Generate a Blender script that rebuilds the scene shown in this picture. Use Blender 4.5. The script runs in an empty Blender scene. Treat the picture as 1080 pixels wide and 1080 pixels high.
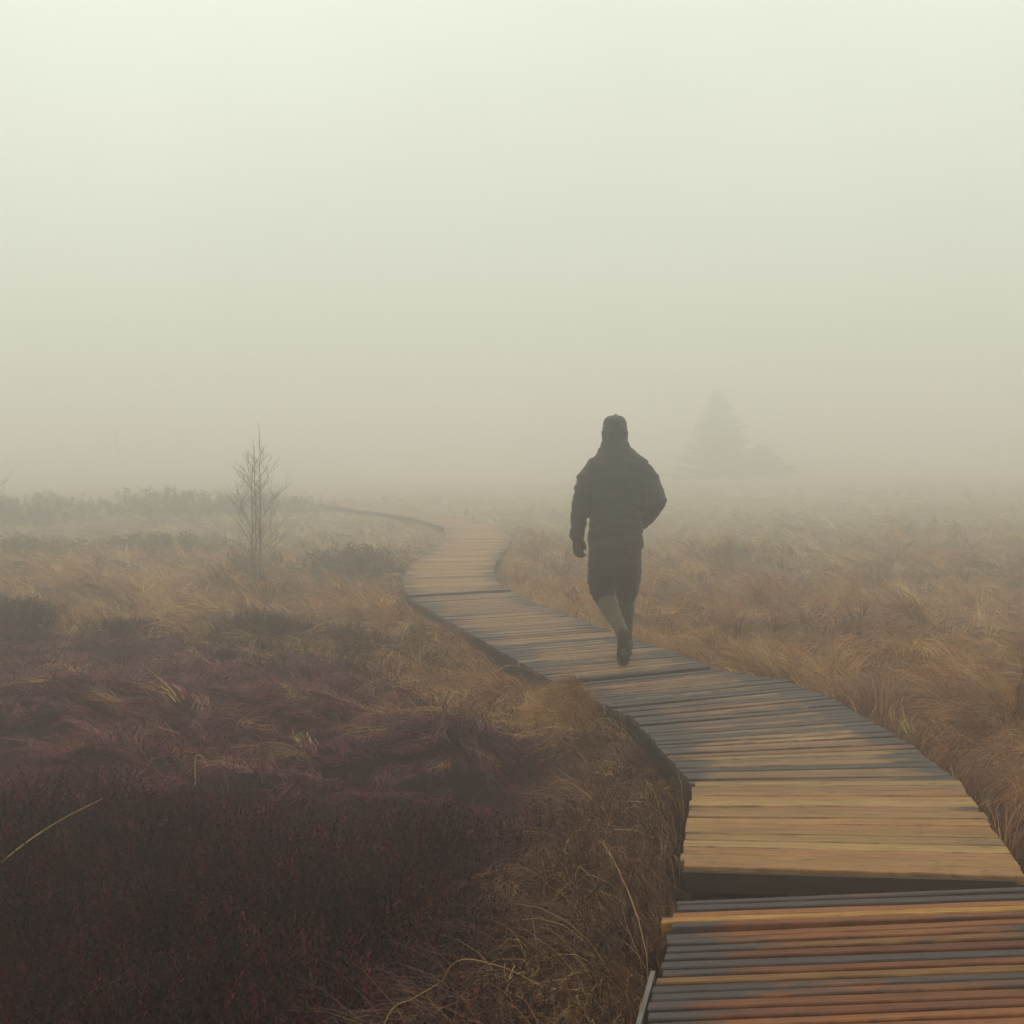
import bpy, bmesh, math, random
import numpy as np
from mathutils import Vector, Matrix

random.seed(7)
rng = np.random.default_rng(11)
SC = bpy.context.scene
COL = SC.collection
R = math.radians

# ------------------------------------------------------------------ helpers
def link(o, parent=None):
    COL.objects.link(o)
    if parent is not None:
        o.parent = parent
    return o

def tag(o, label=None, cat=None, group=None, kind=None):
    if label: o['label'] = label
    if cat: o['category'] = cat
    if group: o['group'] = group
    if kind: o['kind'] = kind
    return o

def empty(name, loc, rz=0.0):
    o = bpy.data.objects.new(name, None)
    o.empty_display_size = 0.1
    o.location = loc
    o.rotation_euler = (0, 0, rz)
    return link(o)

def mesh_np(name, verts, loops, starts, totals, mat=None, smooth=False, cols=None, vecs=None, matidx=None):
    """mesh from numpy arrays; cols/vecs are per-point attributes"""
    me = bpy.data.meshes.new(name)
    verts = np.ascontiguousarray(verts, dtype=np.float32)
    me.vertices.add(len(verts)); me.vertices.foreach_set('co', verts.ravel())
    me.loops.add(len(loops)); me.loops.foreach_set('vertex_index', np.ascontiguousarray(loops, dtype=np.int32))
    me.polygons.add(len(starts))
    me.polygons.foreach_set('loop_start', np.ascontiguousarray(starts, dtype=np.int32))
    me.polygons.foreach_set('loop_total', np.ascontiguousarray(totals, dtype=np.int32))
    me.polygons.foreach_set('use_smooth', np.full(len(starts), bool(smooth)))
    if matidx is not None:
        me.polygons.foreach_set('material_index', np.ascontiguousarray(matidx, dtype=np.int32))
    if cols is not None:
        a = me.attributes.new('tint', 'FLOAT_COLOR', 'POINT')
        c = np.ones((len(verts), 4), dtype=np.float32); c[:, :3] = cols
        a.data.foreach_set('color', c.ravel())
    if vecs is not None:
        a = me.attributes.new('grain', 'FLOAT_VECTOR', 'POINT')
        a.data.foreach_set('vector', np.ascontiguousarray(vecs, dtype=np.float32).ravel())
    me.update(calc_edges=True)
    me.validate()
    if mat is not None:
        for m in (mat if isinstance(mat, (list, tuple)) else [mat]):
            me.materials.append(m)
    return me

def quads_np(name, verts, quads, mat=None, **k):
    quads = np.asarray(quads).reshape(-1, 4)
    n = len(quads)
    return mesh_np(name, verts, quads.ravel(), np.arange(n) * 4, np.full(n, 4), mat, **k)

def tris_np(name, verts, tris, mat=None, **k):
    tris = np.asarray(tris).reshape(-1, 3)
    n = len(tris)
    return mesh_np(name, verts, tris.ravel(), np.arange(n) * 3, np.full(n, 3), mat, **k)

def obj(name, me, parent=None):
    me.name = name
    return link(bpy.data.objects.new(name, me), parent)

# ------------------------------------------------------------------ noise
def _h(ix, iy, s):
    n = (ix.astype(np.int64) * 374761393 + iy.astype(np.int64) * 668265263 + s * 974634777) & 0xffffffff
    n = ((n ^ (n >> 13)) * 1274126177) & 0xffffffff
    n = n ^ (n >> 16)
    return (n & 0xffffff) / float(0xffffff)

def vnoise(x, y, s=0):
    x = np.asarray(x, dtype=np.float64); y = np.asarray(y, dtype=np.float64)
    ix = np.floor(x); iy = np.floor(y)
    fx = x - ix; fy = y - iy
    fx = fx * fx * (3 - 2 * fx); fy = fy * fy * (3 - 2 * fy)
    a = _h(ix, iy, s); b = _h(ix + 1, iy, s); c = _h(ix, iy + 1, s); d = _h(ix + 1, iy + 1, s)
    return (a * (1 - fx) + b * fx) * (1 - fy) + (c * (1 - fx) + d * fx) * fy

def fbm(x, y, s=0, o=3):
    t = 0; a = .5; n = 0
    for k in range(o):
        t = t + a * vnoise(x * 2 ** k, y * 2 ** k, s + k * 17); n += a; a *= .5
    return t / n

# ------------------------------------------------------------------ boardwalk layout (metres; deck surface at z = 0)
SECTIONS = [
    dict(L=[(-.12, 1.3), (.318, 3.553), (.573, 4.85)], Rr=[(1.10, 1.3), (1.49, 3.485), (1.835, 5.003)], n=54, style='worn', z=-.012),
    dict(L=[(.618, 5.153), (.837, 6.515)], Rr=[(1.84, 5.035), (2.075, 6.555)], n=15, style='new', z=.012),
    dict(L=[(.832, 6.535), (.70, 8.2)], Rr=[(2.08, 6.572), (2.095, 7.427), (2.01, 8.83)], n=21, style='grey', z=0.0),
    dict(L=[(.695, 8.22), (.31, 9.33)], Rr=[(2.005, 8.85), (1.84, 9.58), (1.44, 10.06)], n=15, style='grey', z=0.0),
    dict(L=[(.275, 9.43), (-.317, 11.833), (-1.10, 15.03)], Rr=[(1.42, 10.11), (.951, 11.833), (.285, 14.212), (.0, 15.68)], n=64, style='grey', z=.012),
    dict(L=[(-1.115, 15.1), (-1.318, 16.855), (-1.387, 20.1)], Rr=[(-.012, 15.74), (-.175, 16.75), (-.254, 18.97), (-.21, 20.3)], n=58, style='grey', z=.030),
    dict(L=[(-1.387, 20.15), (-1.224, 26.188)], Rr=[(-.21, 20.35), (.02, 25.9)], n=64, style='grey', z=.0),
    dict(L=[(-1.224, 26.24), (-1.5, 31.0), (-2.6, 36.0)], Rr=[(.02, 25.95), (-.22, 31.3), (-1.45, 36.4)], n=96, style='grey', z=-.05),
    dict(L=[(-2.62, 36.1), (-5.2, 43.0), (-9.5, 50.0)], Rr=[(-1.47, 36.5), (-4.1, 43.7), (-8.6, 50.8)], n=99, style='grey', z=-.05),
]

def poly_at(pl, t):
    """point at parameter t (0..1) by arc length along a polyline"""
    pl = [Vector(p) for p in pl]
    ds = [(pl[i + 1] - pl[i]).length for i in range(len(pl) - 1)]
    s = t * sum(ds)
    for i, d in enumerate(ds):
        if s <= d or i == len(ds) - 1:
            return pl[i].lerp(pl[i + 1], s / d)
        s -= d

DECK_QUADS = []
for s in SECTIONS:
    m = 6
    for i in range(m):
        a = poly_at(s['L'], i / m); b = poly_at(s['Rr'], i / m); c = poly_at(s['Rr'], (i + 1) / m); d = poly_at(s['L'], (i + 1) / m)
        DECK_QUADS.append([tuple(a), tuple(b), tuple(c), tuple(d)])
# edges of the whole walk for distances
EDGE_L = [p for s in SECTIONS for p in s['L']]
EDGE_R = [p for s in SECTIONS for p in s['Rr']]

def in_deck(x, y, m=0.0):
    r = np.zeros(np.shape(x), dtype=bool)
    for q in DECK_QUADS:
        ok = np.ones(np.shape(x), dtype=bool)
        for i in range(4):
            ax, ay = q[i]; bx, by = q[(i + 1) % 4]
            ex, ey = bx - ax, by - ay; l = math.hypot(ex, ey) or 1
            side = (ex * (y - ay) - ey * (x - ax)) / l
            mm = m if i in (1, 3) else max(m, .12)
            ok &= side > -mm
        r |= ok
    return r

def seg_dist(x, y, pl):
    d = np.full(np.shape(x), 1e9)
    for i in range(len(pl) - 1):
        ax, ay = pl[i]; bx, by = pl[i + 1]
        ex, ey = bx - ax, by - ay; l2 = ex * ex + ey * ey
        if l2 < 1e-9: continue
        t = np.clip(((x - ax) * ex + (y - ay) * ey) / l2, 0, 1)
        d = np.minimum(d, np.hypot(x - ax - t * ex, y - ay - t * ey))
    return d

def deck_dist(x, y):
    d = np.minimum(seg_dist(x, y, EDGE_L), seg_dist(x, y, EDGE_R))
    return np.where(in_deck(x, y), -d, d)

def deck_dist_coarse(x, y):
    near = (x > -11) & (x < 5) & (y < 53) & (y > -2)
    out = np.full(np.shape(x), 9.0)
    if near.any():
        out[near] = deck_dist(x[near], y[near])
    return out

# ------------------------------------------------------------------ terrain
XB_Y = [2.0, 3.6, 4.3, 5.0, 6.0, 6.8, 7.5, 8.0, 8.7, 9.6, 10.6, 11.4, 12.2, 12.9, 13.6]
XB_X = [-.2, .10, .18, .24, .34, .46, .52, .26, -.18, -.62, -1.0, -1.7, -2.5, -4.4, -9.5]
def heather(x, y):
    """1 inside the dark heather of the left foreground, 0 in the pale grass"""
    xb = np.interp(y, XB_Y, XB_X) + .65 * (fbm(x * 1.7, y * 1.7, 5) - .5) + .3 * (vnoise(x * 6, y * 6, 9) - .5)
    return np.clip((xb - x) / .22 + .5, 0, 1) * (y < 14.2)

def tussock(x, y):
    """bumps of grass tussocks: height, outward direction"""
    cs = .82
    ci = np.floor(x / cs); cj = np.floor(y / cs)
    best = np.zeros(np.shape(x)); ox = np.zeros(np.shape(x)); oy = np.zeros(np.shape(x))
    for di in (-1, 0, 1):
        for dj in (-1, 0, 1):
            i = ci + di; j = cj + dj
            cx = (i + .15 + .7 * _h(i, j, 1)) * cs; cy = (j + .15 + .7 * _h(i, j, 2)) * cs
            a = .06 + .22 * _h(i, j, 3) ** 1.3; rr = .26 + .20 * _h(i, j, 4)
            dx = x - cx; dy = y - cy; d = np.hypot(dx, dy)
            hh = a * np.exp(-(d / rr) ** 2)
            m = hh > best
            best = np.where(m, hh, best); ox = np.where(m, dx / (d + .05), ox); oy = np.where(m, dy / (d + .05), oy)
    return best, ox, oy

HUMPS = [(.44, 8.80, .17, .20), (-.6, 7.6, .16, .9), (-2.2, 6.0, .18, 1.2), (-.9, 5.2, .10, .8),
         (-3.3, 8.5, .16, 1.3), (-1.6, 9.2, .12, .9), (3.3, 8.6, .16, .9), (4.6, 11.5, .2, 1.5), (2.6, 6.2, .06, .5)]

def ground_h(x, y):
    x = np.asarray(x, dtype=np.float64); y = np.asarray(y, dtype=np.float64)
    r = np.hypot(x, y)
    h = -.27 + .16 * (fbm(x * .35, y * .35, 21) - .5) * np.clip(r / 6, .4, 3.0)
    h = h + np.clip((y - 20) / 40, 0, 3) * np.clip((x - 2) / 15, -.25, 1.4) * .22      # the moor rises to the right far off
    far = np.clip((90 - r) / 40, 0, 1)
    t, _, _ = tussock(x, y)
    dd = deck_dist_coarse(x, y)
    edge = np.clip((dd - .02) / .35, 0.25, 1)
    H = heather(x, y)
    h = h + t * edge * far * (1 - .45 * H)
    h = h + H * .11 * np.clip(dd / .5, 0, 1)
    h = h + .16 * np.exp(-(np.maximum(dd, 0) / .45) ** 2)
    h = np.where(dd < .5, np.minimum(h, np.where(y < 6.6, -.15, np.where(y > 20, -.045, np.where(y < 9.4, -.14, -.10))) + .33 * np.maximum(dd, 0)), h)
    for hx, hy, a, rr in HUMPS:
        h = h + a * np.exp(-(((x - hx) ** 2 + (y - hy) ** 2) / rr ** 2))
    # shallow trough under the deck
    under = np.clip((.03 - dd) / .06, 0, 1)
    h = h * (1 - under) + np.minimum(h, np.where(y > 20, -.09, -.24)) * under
    return h

# ------------------------------------------------------------------ materials
def new_mat(name):
    m = bpy.data.materials.new(name); m.use_nodes = True
    nt = m.node_tree
    b = nt.nodes['Principled BSDF']
    return m, nt, b

def N(nt, t, **k):
    n = nt.nodes.new(t)
    for a, v in k.items():
        setattr(n, a, v)
    return n

def mixc(nt, fac, a, b, blend='MIX'):
    n = N(nt, 'ShaderNodeMix', data_type='RGBA', blend_type=blend)
    for sock, v in ((n.inputs[0], fac), (n.inputs[6], a), (n.inputs[7], b)):
        if hasattr(v, 'is_output') or isinstance(v, bpy.types.NodeSocket):
            nt.links.new(v, sock)
        elif isinstance(v, (int, float)):
            sock.default_value = v
        else:
            sock.default_value = (*v, 1)
    return n.outputs[2]

def ramp(nt, src, p0, p1, c0=(0, 0, 0), c1=(1, 1, 1)):
    n = N(nt, 'ShaderNodeValToRGB')
    e = n.color_ramp.elements
    e[0].position = p0; e[1].position = p1
    e[0].color = (*c0, 1); e[1].color = (*c1, 1)
    nt.links.new(src, n.inputs[0])
    return n.outputs[0]

def noise(nt, vec, scale, detail=3, rough=.55, dist=0.0):
    n = N(nt, 'ShaderNodeTexNoise')
    n.inputs['Scale'].default_value = scale; n.inputs['Detail'].default_value = detail
    n.inputs['Roughness'].default_value = rough; n.inputs['Distortion'].default_value = dist
    if vec is not None: nt.links.new(vec, n.inputs['Vector'])
    return n.outputs['Fac']

def vmul(nt, vec, s):
    n = N(nt, 'ShaderNodeVectorMath', operation='MULTIPLY')
    nt.links.new(vec, n.inputs[0]); n.inputs[1].default_value = s
    return n.outputs[0]

def bump(nt, b, h, strength, dist):
    n = N(nt, 'ShaderNodeBump')
    n.inputs['Strength'].default_value = strength; n.inputs['Distance'].default_value = dist
    nt.links.new(h, n.inputs['Height']); nt.links.new(n.outputs[0], b.inputs['Normal'])

def mat_tint(name, rough=.75, spec=.25, trans=0.0):
    """blade / leaf material: the colour of each blade is its own"""
    m, nt, b = new_mat(name)
    a = N(nt, 'ShaderNodeAttribute', attribute_name='tint')
    tc = N(nt, 'ShaderNodeTexCoord')
    nz = noise(nt, tc.outputs['Object'], 9.0, 3)
    c = mixc(nt, ramp(nt, nz, .35, .7), a.outputs['Color'], (.72, .66, .62), 'MULTIPLY')
    nt.links.new(c, b.inputs['Base Color'])
    b.inputs['Roughness'].default_value = rough
    b.inputs['Specular IOR Level'].default_value = spec
    if trans:
        t = N(nt, 'ShaderNodeBsdfTranslucent'); nt.links.new(c, t.inputs['Color'])
        mx = N(nt, 'ShaderNodeMixShader'); mx.inputs[0].default_value = trans
        nt.links.new(b.outputs[0], mx.inputs[1]); nt.links.new(t.outputs[0], mx.inputs[2])
        nt.links.new(mx.outputs[0], nt.nodes['Material Output'].inputs['Surface'])
    return m

M_GRASS = mat_tint('dry_grass', .6, .3, .25)
M_HEATH = mat_tint('heather_leaf', .8, .15, .1)
M_NEEDLE = mat_tint('needle_leaf', .8, .2)

def mat_plain(name, col, col2, scale, rough=.8, spec=.2, bmp=.0, stretch=None, dist=.004):
    m, nt, b = new_mat(name)
    tc = N(nt, 'ShaderNodeTexCoord')
    v = tc.outputs['Object']
    if stretch: v = vmul(nt, v, stretch)
    nz = noise(nt, v, scale, 4, .6)
    c = mixc(nt, ramp(nt, nz, .32, .7), col, col2)
    nt.links.new(c, b.inputs['Base Color'])
    b.inputs['Roughness'].default_value = rough
    b.inputs['Specular IOR Level'].default_value = spec
    if bmp: bump(nt, b, nz, bmp, dist)
    return m

M_BARK = mat_plain('birch_bark', (.20, .165, .14), (.08, .065, .055), 22, .85, .15, .4)
M_SPRUCE_BARK = mat_plain('spruce_bark', (.06, .045, .035), (.03, .022, .018), 14)
M_BEAM = mat_plain('wet_beam', (.014, .008, .005), (.030, .017, .010), 7, .75, .25, .4, (1, 1, 6))
M_STRIP = mat_plain('grey_strip', (.13, .11, .105), (.07, .06, .058), 10, .7, .3, .3)
M_SKIN = mat_plain('skin', (.45, .28, .20), (.40, .23, .16), 20, .55, .3)
M_NAIL = mat_plain('nail_steel', (.03, .028, .03), (.015, .014, .015), 60, .5, .5)

def mat_cloth(name, c1, c2, wscale=240, sheen=.15):
    m, nt, b = new_mat(name)
    tc = N(nt, 'ShaderNodeTexCoord')
    big = noise(nt, tc.outputs['Object'], 9, 4, .6)
    c = mixc(nt, ramp(nt, big, .3, .72), c1, c2)
    nt.links.new(c, b.inputs['Base Color'])
    b.inputs['Roughness'].default_value = .85
    b.inputs['Specular IOR Level'].default_value = .2
    b.inputs['Sheen Weight'].default_value = sheen
    w = noise(nt, vmul(nt, tc.outputs['Object'], (1, 1, 3.0)), wscale, 2)
    bump(nt, b, w, .35, .0015)
    return m
M_JACKET = mat_cloth('jacket_cloth', (.020, .018, .021), (.030, .026, .027), 170)
M_TROUSER = mat_cloth('trouser_cloth', (.016, .014, .016), (.024, .020, .021))
M_CAP = mat_cloth('cap_wool', (.020, .017, .016), (.032, .026, .022), 130)
M_SOCK = mat_cloth('sock_wool', (.046, .033, .023), (.070, .050, .033), 120)
M_GLOVE = mat_cloth('glove_leather', (.018, .015, .015), (.026, .022, .021), 90, .0)
M_BOOT = mat_plain('boot_leather', (.022, .018, .017), (.034, .026, .022), 30, .6, .4, .3)
M_SOLE = mat_plain('boot_rubber', (.016, .014, .014), (.03, .026, .024), 50, .7, .35, .5)

def mat_wood(name):
    """weathered plank: fresh tint in 'tint', grain coordinates (metres along, across, random) in 'grain', amount of
    grey weathering in tint alpha is replaced by a noise stretched along each plank"""
    m, nt, b = new_mat(name)
    a = N(nt, 'ShaderNodeAttribute', attribute_name='tint')
    g = N(nt, 'ShaderNodeAttribute', attribute_name='grain')
    wth = N(nt, 'ShaderNodeAttribute', attribute_name='weather')
    v = g.outputs['Vector']
    fine = noise(nt, vmul(nt, v, (4.5, 110, 1)), 1.0, 5, .65, .4)
    fibre = noise(nt, vmul(nt, v, (9, 420, 1)), 1.0, 3, .6)
    patch = noise(nt, vmul(nt, v, (5.0, 16, 1)), 1.0, 5, .68, .6)
    spots = noise(nt, vmul(nt, v, (11, 34, 1)), 1.0, 3, .6)
    # weathered amount = own weathering + patches
    s = N(nt, 'ShaderNodeMath', operation='ADD'); nt.links.new(wth.outputs['Fac'], s.inputs[0]); nt.links.new(patch, s.inputs[1])
    wf = ramp(nt, s.outputs[0], .80, 1.04)
    grey = mixc(nt, ramp(nt, fine, .3, .7), (.066, .052, .053), (.022, .017, .019))
    base = mixc(nt, ramp(nt, fine, .36, .68), a.outputs['Color'], (.34, .28, .25), 'MULTIPLY')
    # the multiply above darkens the grain lines only
    c = mixc(nt, wf, base, grey)
    c = mixc(nt, ramp(nt, fibre, .56, .74), c, (.035, .024, .02))
    c = mixc(nt, ramp(nt, spots, .60, .74), c, (.045, .032, .028))
    nt.links.new(c, b.inputs['Base Color'])
    r = N(nt, 'ShaderNodeMapRange'); nt.links.new(patch, r.inputs[0])
    r.inputs[3].default_value = .58; r.inputs[4].default_value = .85
    nt.links.new(r.outputs[0], b.inputs['Roughness'])
    b.inputs['Specular IOR Level'].default_value = .18
    h = N(nt, 'ShaderNodeMath', operation='ADD'); nt.links.new(fine, h.inputs[0]); nt.links.new(fibre, h.inputs[1])
    bump(nt, b, h.outputs[0], .55, .0025)
    return m
M_WOOD = mat_wood('weathered_wood')

def mat_ground():
    m, nt, b = new_mat('peat_and_thatch')
    a = N(nt, 'ShaderNodeAttribute', attribute_name='tint')
    tc = N(nt, 'ShaderNodeTexCoord')
    v = tc.outputs['Object']
    n1 = noise(nt, v, 2.2, 5, .65, .6); n2 = noise(nt, v, 38, 4, .7, .8)
    c = mixc(nt, ramp(nt, n1, .35, .7), a.outputs['Color'], (.55, .5, .48), 'MULTIPLY')
    c = mixc(nt, ramp(nt, n2, .42, .68), c, (.45, .38, .35), 'MULTIPLY')
    nt.links.new(c, b.inputs['Base Color'])
    b.inputs['Roughness'].default_value = .95; b.inputs['Specular IOR Level'].default_value = .1
    bump(nt, b, n2, .8, .03)
    return m
M_GROUND = mat_ground()

# ------------------------------------------------------------------ ground sheet
def axis(lo, hi, fine, n):
    t = np.linspace(-1, 1, n)
    k = 5.2
    s = np.sinh(k * t) / math.sinh(k)
    return np.where(s < 0, -s * lo, s * hi)
xs = axis(-320, 320, .1, 560)
ys = np.concatenate([np.linspace(-60, 1, 24)[:-1], np.linspace(1, 16, 190)[:-1], np.geomspace(16, 340, 170)])
gx, gy = np.meshgrid(xs, ys)
gz = ground_h(gx, gy) - .012
nx, ny = len(xs), len(ys)
idx = np.arange(nx * ny).reshape(ny, nx)
qd = np.stack([idx[:-1, :-1], idx[:-1, 1:], idx[1:, 1:], idx[1:, :-1]], -1).reshape(-1, 4)
Hm = heather(gx, gy).ravel()[:, None]
gcol = (1 - Hm) * (np.array([.105, .055, .030]) + np.clip((gy.ravel()[:, None] - 18) / 30, 0, 1) * np.array([.26, .23, .12])) + Hm * np.array([.013, .004, .006])  # far ground pales with distance: haze painted in to soften the ground line
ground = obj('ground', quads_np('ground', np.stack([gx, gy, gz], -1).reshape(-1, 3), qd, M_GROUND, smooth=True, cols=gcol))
tag(ground, kind='structure')

# ------------------------------------------------------------------ blades of grass
def blades(px, py, pz, ang, L, el0, drop, w, col, nseg=4, ground_clip=True, roll=None, curl=None):
    n = len(px)
    P = np.zeros((n, nseg + 1, 3)); P[:, 0] = np.stack([px, py, pz], -1)
    a = ang.copy(); el = el0.copy()
    for k in range(nseg):
        st = L / nseg
        P[:, k + 1, 0] = P[:, k, 0] + st * np.cos(el) * np.cos(a)
        P[:, k + 1, 1] = P[:, k, 1] + st * np.cos(el) * np.sin(a)
        P[:, k + 1, 2] = P[:, k, 2] + st * np.sin(el)
        el = el - drop / nseg
        if curl is not None: a = a + curl / nseg
    if ground_clip:
        gh = ground_h(P[:, 1:, 0].ravel(), P[:, 1:, 1].ravel()).reshape(n, nseg)
        lift = (.008 + .03 * rng.random((n, 1)))
        P[:, 1:, 2] = np.maximum(P[:, 1:, 2], gh + lift)
    # width direction: horizontal, across the blade, with roll
    if roll is None: roll = rng.normal(0, .5, n)
    wx = -np.sin(ang) * np.cos(roll); wy = np.cos(ang) * np.cos(roll); wz = np.sin(roll)
    W = np.stack([wx, wy, wz], -1)[:, None, :]
    prof = np.linspace(1, .12, nseg + 1)[None, :, None] * (w[:, None, None] * .5)
    A = P - W * prof; B = P + W * prof
    V = np.stack([A, B], 2).reshape(n, -1, 3)
    base = np.arange(n)[:, None, None] * (2 * (nseg + 1))
    k = np.arange(nseg)[None, :, None] * 2
    q = base + k + np.array([0, 1, 3, 2])[None, None, :]
    C = np.repeat(col[:, None, :], 2 * (nseg + 1), 1)
    return P, V, q, C

def keep_off_deck(P, z_ok=.02, frac=.0):
    """drop blades that would pass through or lie over the walk"""
    n, m, _ = P.shape
    ins = in_deck(P[:, :, 0].ravel(), P[:, :, 1].ravel(), .012).reshape(n, m)
    bad = ins & (P[:, :, 2] < .045)
    over = ins.any(1)
    return ~bad.any(1) & (~over | (rng.random(n) < frac)) & ~ins[:, 0]

def pick(n, palette, jit=.18):
    pal = np.array([p[:3] for p in palette]); wt = np.array([p[3] for p in palette]); wt = wt / wt.sum()
    c = pal[rng.choice(len(pal), n, p=wt)]
    return c * (1 + rng.normal(0, jit, (n, 1))).clip(.45, 1.6) * (1 + rng.normal(0, .05, (n, 3)))

TAN = [(.45, .245, .075, 3), (.38, .18, .055, 4), (.31, .13, .045, 4), (.23, .078, .034, 2.4), (.54, .35, .13, 1.2), (.27, .17, .05, .7)]
FOG_PALE = [(.50, .42, .24, 3), (.44, .36, .19, 4), (.38, .29, .15, 3), (.46, .42, .24, 2)]  # straw lightened toward fog brightness, painted haze for the far blades
RUST = [(.24, .080, .034, 3), (.17, .050, .026, 3), (.11, .031, .024, 3), (.31, .135, .05, 1.5)]
BROWNG = [(.10, .036, .024, 4), (.050, .017, .016, 5), (.15, .060, .030, 3), (.27, .13, .05, 1.7), (.46, .28, .11, .9)]
MAROON = [(.125, .018, .036, 4), (.17, .030, .042, 3), (.075, .011, .030, 3), (.18, .07, .05, .7), (.26, .15, .08, .2)]

def sample_polar(n, r0, r1, p, half=R(37)):
    """radius pdf ~ r * r^-p"""
    u = rng.random(n); e = 2 - p
    if abs(e) < 1e-6: r = r0 * (r1 / r0) ** u
    else: r = (r0 ** e + u * (r1 ** e - r0 ** e)) ** (1 / e)
    t = rng.uniform(-half, half, n)
    return r * np.sin(t), r * np.cos(t), r

allV, allQ, allC, off = [], [], [], 0
def push(V, C, nseg):
    global off
    m, nv = V.shape[0], V.shape[1]
    if not m: return
    q = np.arange(m)[:, None, None] * nv + (np.arange(nseg)[None, :, None] * 2) + np.array([0, 1, 3, 2])[None, None, :]
    allV.append(V.reshape(-1, 3)); allC.append(C.reshape(-1, 3)); allQ.append(q.reshape(-1, 4) + off)
    off += m * nv

def flow(x, y):
    return 3.9 + 5.2 * (fbm(x * .42, y * .42, 31) - .5) + 2.2 * (vnoise(x * 1.7, y * 1.7, 41) - .5)

def locks(n, per, r0, r1, p, wbase, nseg, spread, Lr=(.30, .62)):
    """grass grows in tussocks and lies over in locks: each lock is a handful of blades that share root, lean and curl"""
    x, y, r = sample_polar(n, r0, r1, p)
    H = heather(x, y); t, ox, oy = tussock(x, y)
    dens = np.clip(.10 + t / .12, 0, 1)
    k = (rng.random(n) < dens * (1 - H * np.clip(.86 - .09 * (y - 5.5), .50, .93))) & ~in_deck(x, y, .01)
    x, y, r, H, t, ox, oy = [a[k] for a in (x, y, r, H, t, ox, oy)]
    n = len(x)
    th = flow(x, y)
    fl = np.exp(-np.clip(seg_dist(x, y, EDGE_L) / .45, 0, 9) ** 2) * (y < 9)
    fx = np.cos(th) + 1.0 * ox - 1.5 * fl; fy = np.sin(th) + 1.0 * oy - .5 * fl
    ang = np.arctan2(fy, fx) + rng.normal(0, .30, n)
    L = rng.uniform(Lr[0], Lr[1], n) * (1 - .35 * H) * np.clip(r / 16, 1, 1.25)
    low = np.clip(seg_dist(x, y, EDGE_L) / .5, .35, 1) * np.where(y > 8.9, 1, 1)
    L = L * np.where((x < 1.0) & (y > 6.2), .45 + .55 * low, 1)
    el = np.clip(rng.normal(.72, .28, n) + 1.3 * t, .1, 1.4) * np.where(x < 1.0, low, 1) * (1 - .45 * H) * np.clip(1.25 - r / 55, .5, 1); drop = rng.uniform(1.2, 2.6, n); curl = rng.normal(0, .8, n)
    col = pick(n, TAN, .22)
    redn = fbm(x * .7, y * .7, 61)
    fr = rng.random(n) < np.clip((y - 18) / 22, 0, 1); col[fr] = pick(int(fr.sum()), FOG_PALE, .12)
    rr = rng.random(n) < np.clip((redn - .40) * 3.4, .08, .92) * np.clip(1.3 - y / 18, .0, 1)
    col[rr] = pick(int(rr.sum()), RUST)
    bw = rng.random(n) < .80 * fl * (y < 8.2)
    col[bw] = pick(int(bw.sum()), BROWNG)
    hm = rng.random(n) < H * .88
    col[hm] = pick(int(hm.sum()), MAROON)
    R_ = lambda a: np.repeat(a, per)
    N_ = n * per
    sc = np.clip(R_(r) / 7, .8, 3)
    bx = R_(x) + rng.normal(0, spread, N_) * sc; by = R_(y) + rng.normal(0, spread, N_) * sc
    bz = ground_h(bx, by) - .02
    w = wbase * (R_(r) / 6) ** .88 * rng.uniform(.55, 1.35, N_)
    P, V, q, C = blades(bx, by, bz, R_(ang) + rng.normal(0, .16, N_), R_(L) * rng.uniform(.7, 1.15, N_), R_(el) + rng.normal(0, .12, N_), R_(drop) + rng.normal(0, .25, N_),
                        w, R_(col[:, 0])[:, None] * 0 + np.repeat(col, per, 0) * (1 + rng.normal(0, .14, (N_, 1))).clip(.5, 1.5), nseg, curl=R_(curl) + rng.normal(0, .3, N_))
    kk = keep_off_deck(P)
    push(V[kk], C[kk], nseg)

def thatch(n, r0, r1, p, wbase, nseg):
    """short loose blades that cover the ground between the locks"""
    x, y, r = sample_polar(n, r0, r1, p)
    H = heather(x, y); t, ox, oy = tussock(x, y)
    keep = (rng.random(n) < np.clip(.35 + t / .2, 0, 1) * (1 - .75 * H)) & ~in_deck(x, y, .01)
    x, y, r, H, t, ox, oy = [a[keep] for a in (x, y, r, H, t, ox, oy)]
    n = len(x)
    ang = flow(x, y) + rng.normal(0, .9, n)
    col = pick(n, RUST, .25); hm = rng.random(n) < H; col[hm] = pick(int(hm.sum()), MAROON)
    tn = rng.random(n) < np.clip(.25 + .4 * (y > 12), 0, 1) * (1 - H); col[tn] = pick(int(tn.sum()), TAN)
    fr = rng.random(n) < np.clip((y - 18) / 22, 0, 1); col[fr] = pick(int(fr.sum()), FOG_PALE, .12)
    P, V, q, C = blades(x, y, ground_h(x, y) - .02, ang, rng.uniform(.12, .32, n) * np.clip(r / 16, 1, 1.6), np.clip(rng.normal(.5, .35, n), .0, 1.3), rng.uniform(.5, 1.6, n),
                        wbase * (r / 6) ** .88 * rng.uniform(.6, 1.3, n), col, nseg, curl=rng.normal(0, .6, n))
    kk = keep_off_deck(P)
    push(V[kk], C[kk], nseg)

locks(11500, 18, 3.0, 9.5, 1.2, .0042, 6, .018)
locks(15000, 14, 8.5, 24.0, 1.6, .0044, 5, .018)
locks(12000, 8, 22.0, 85.0, 2.0, .0048, 4, .020)
thatch(70000, 3.0, 10.0, 1.2, .0040, 4)
thatch(70000, 9.0, 26.0, 1.7, .0044, 3)

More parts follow.
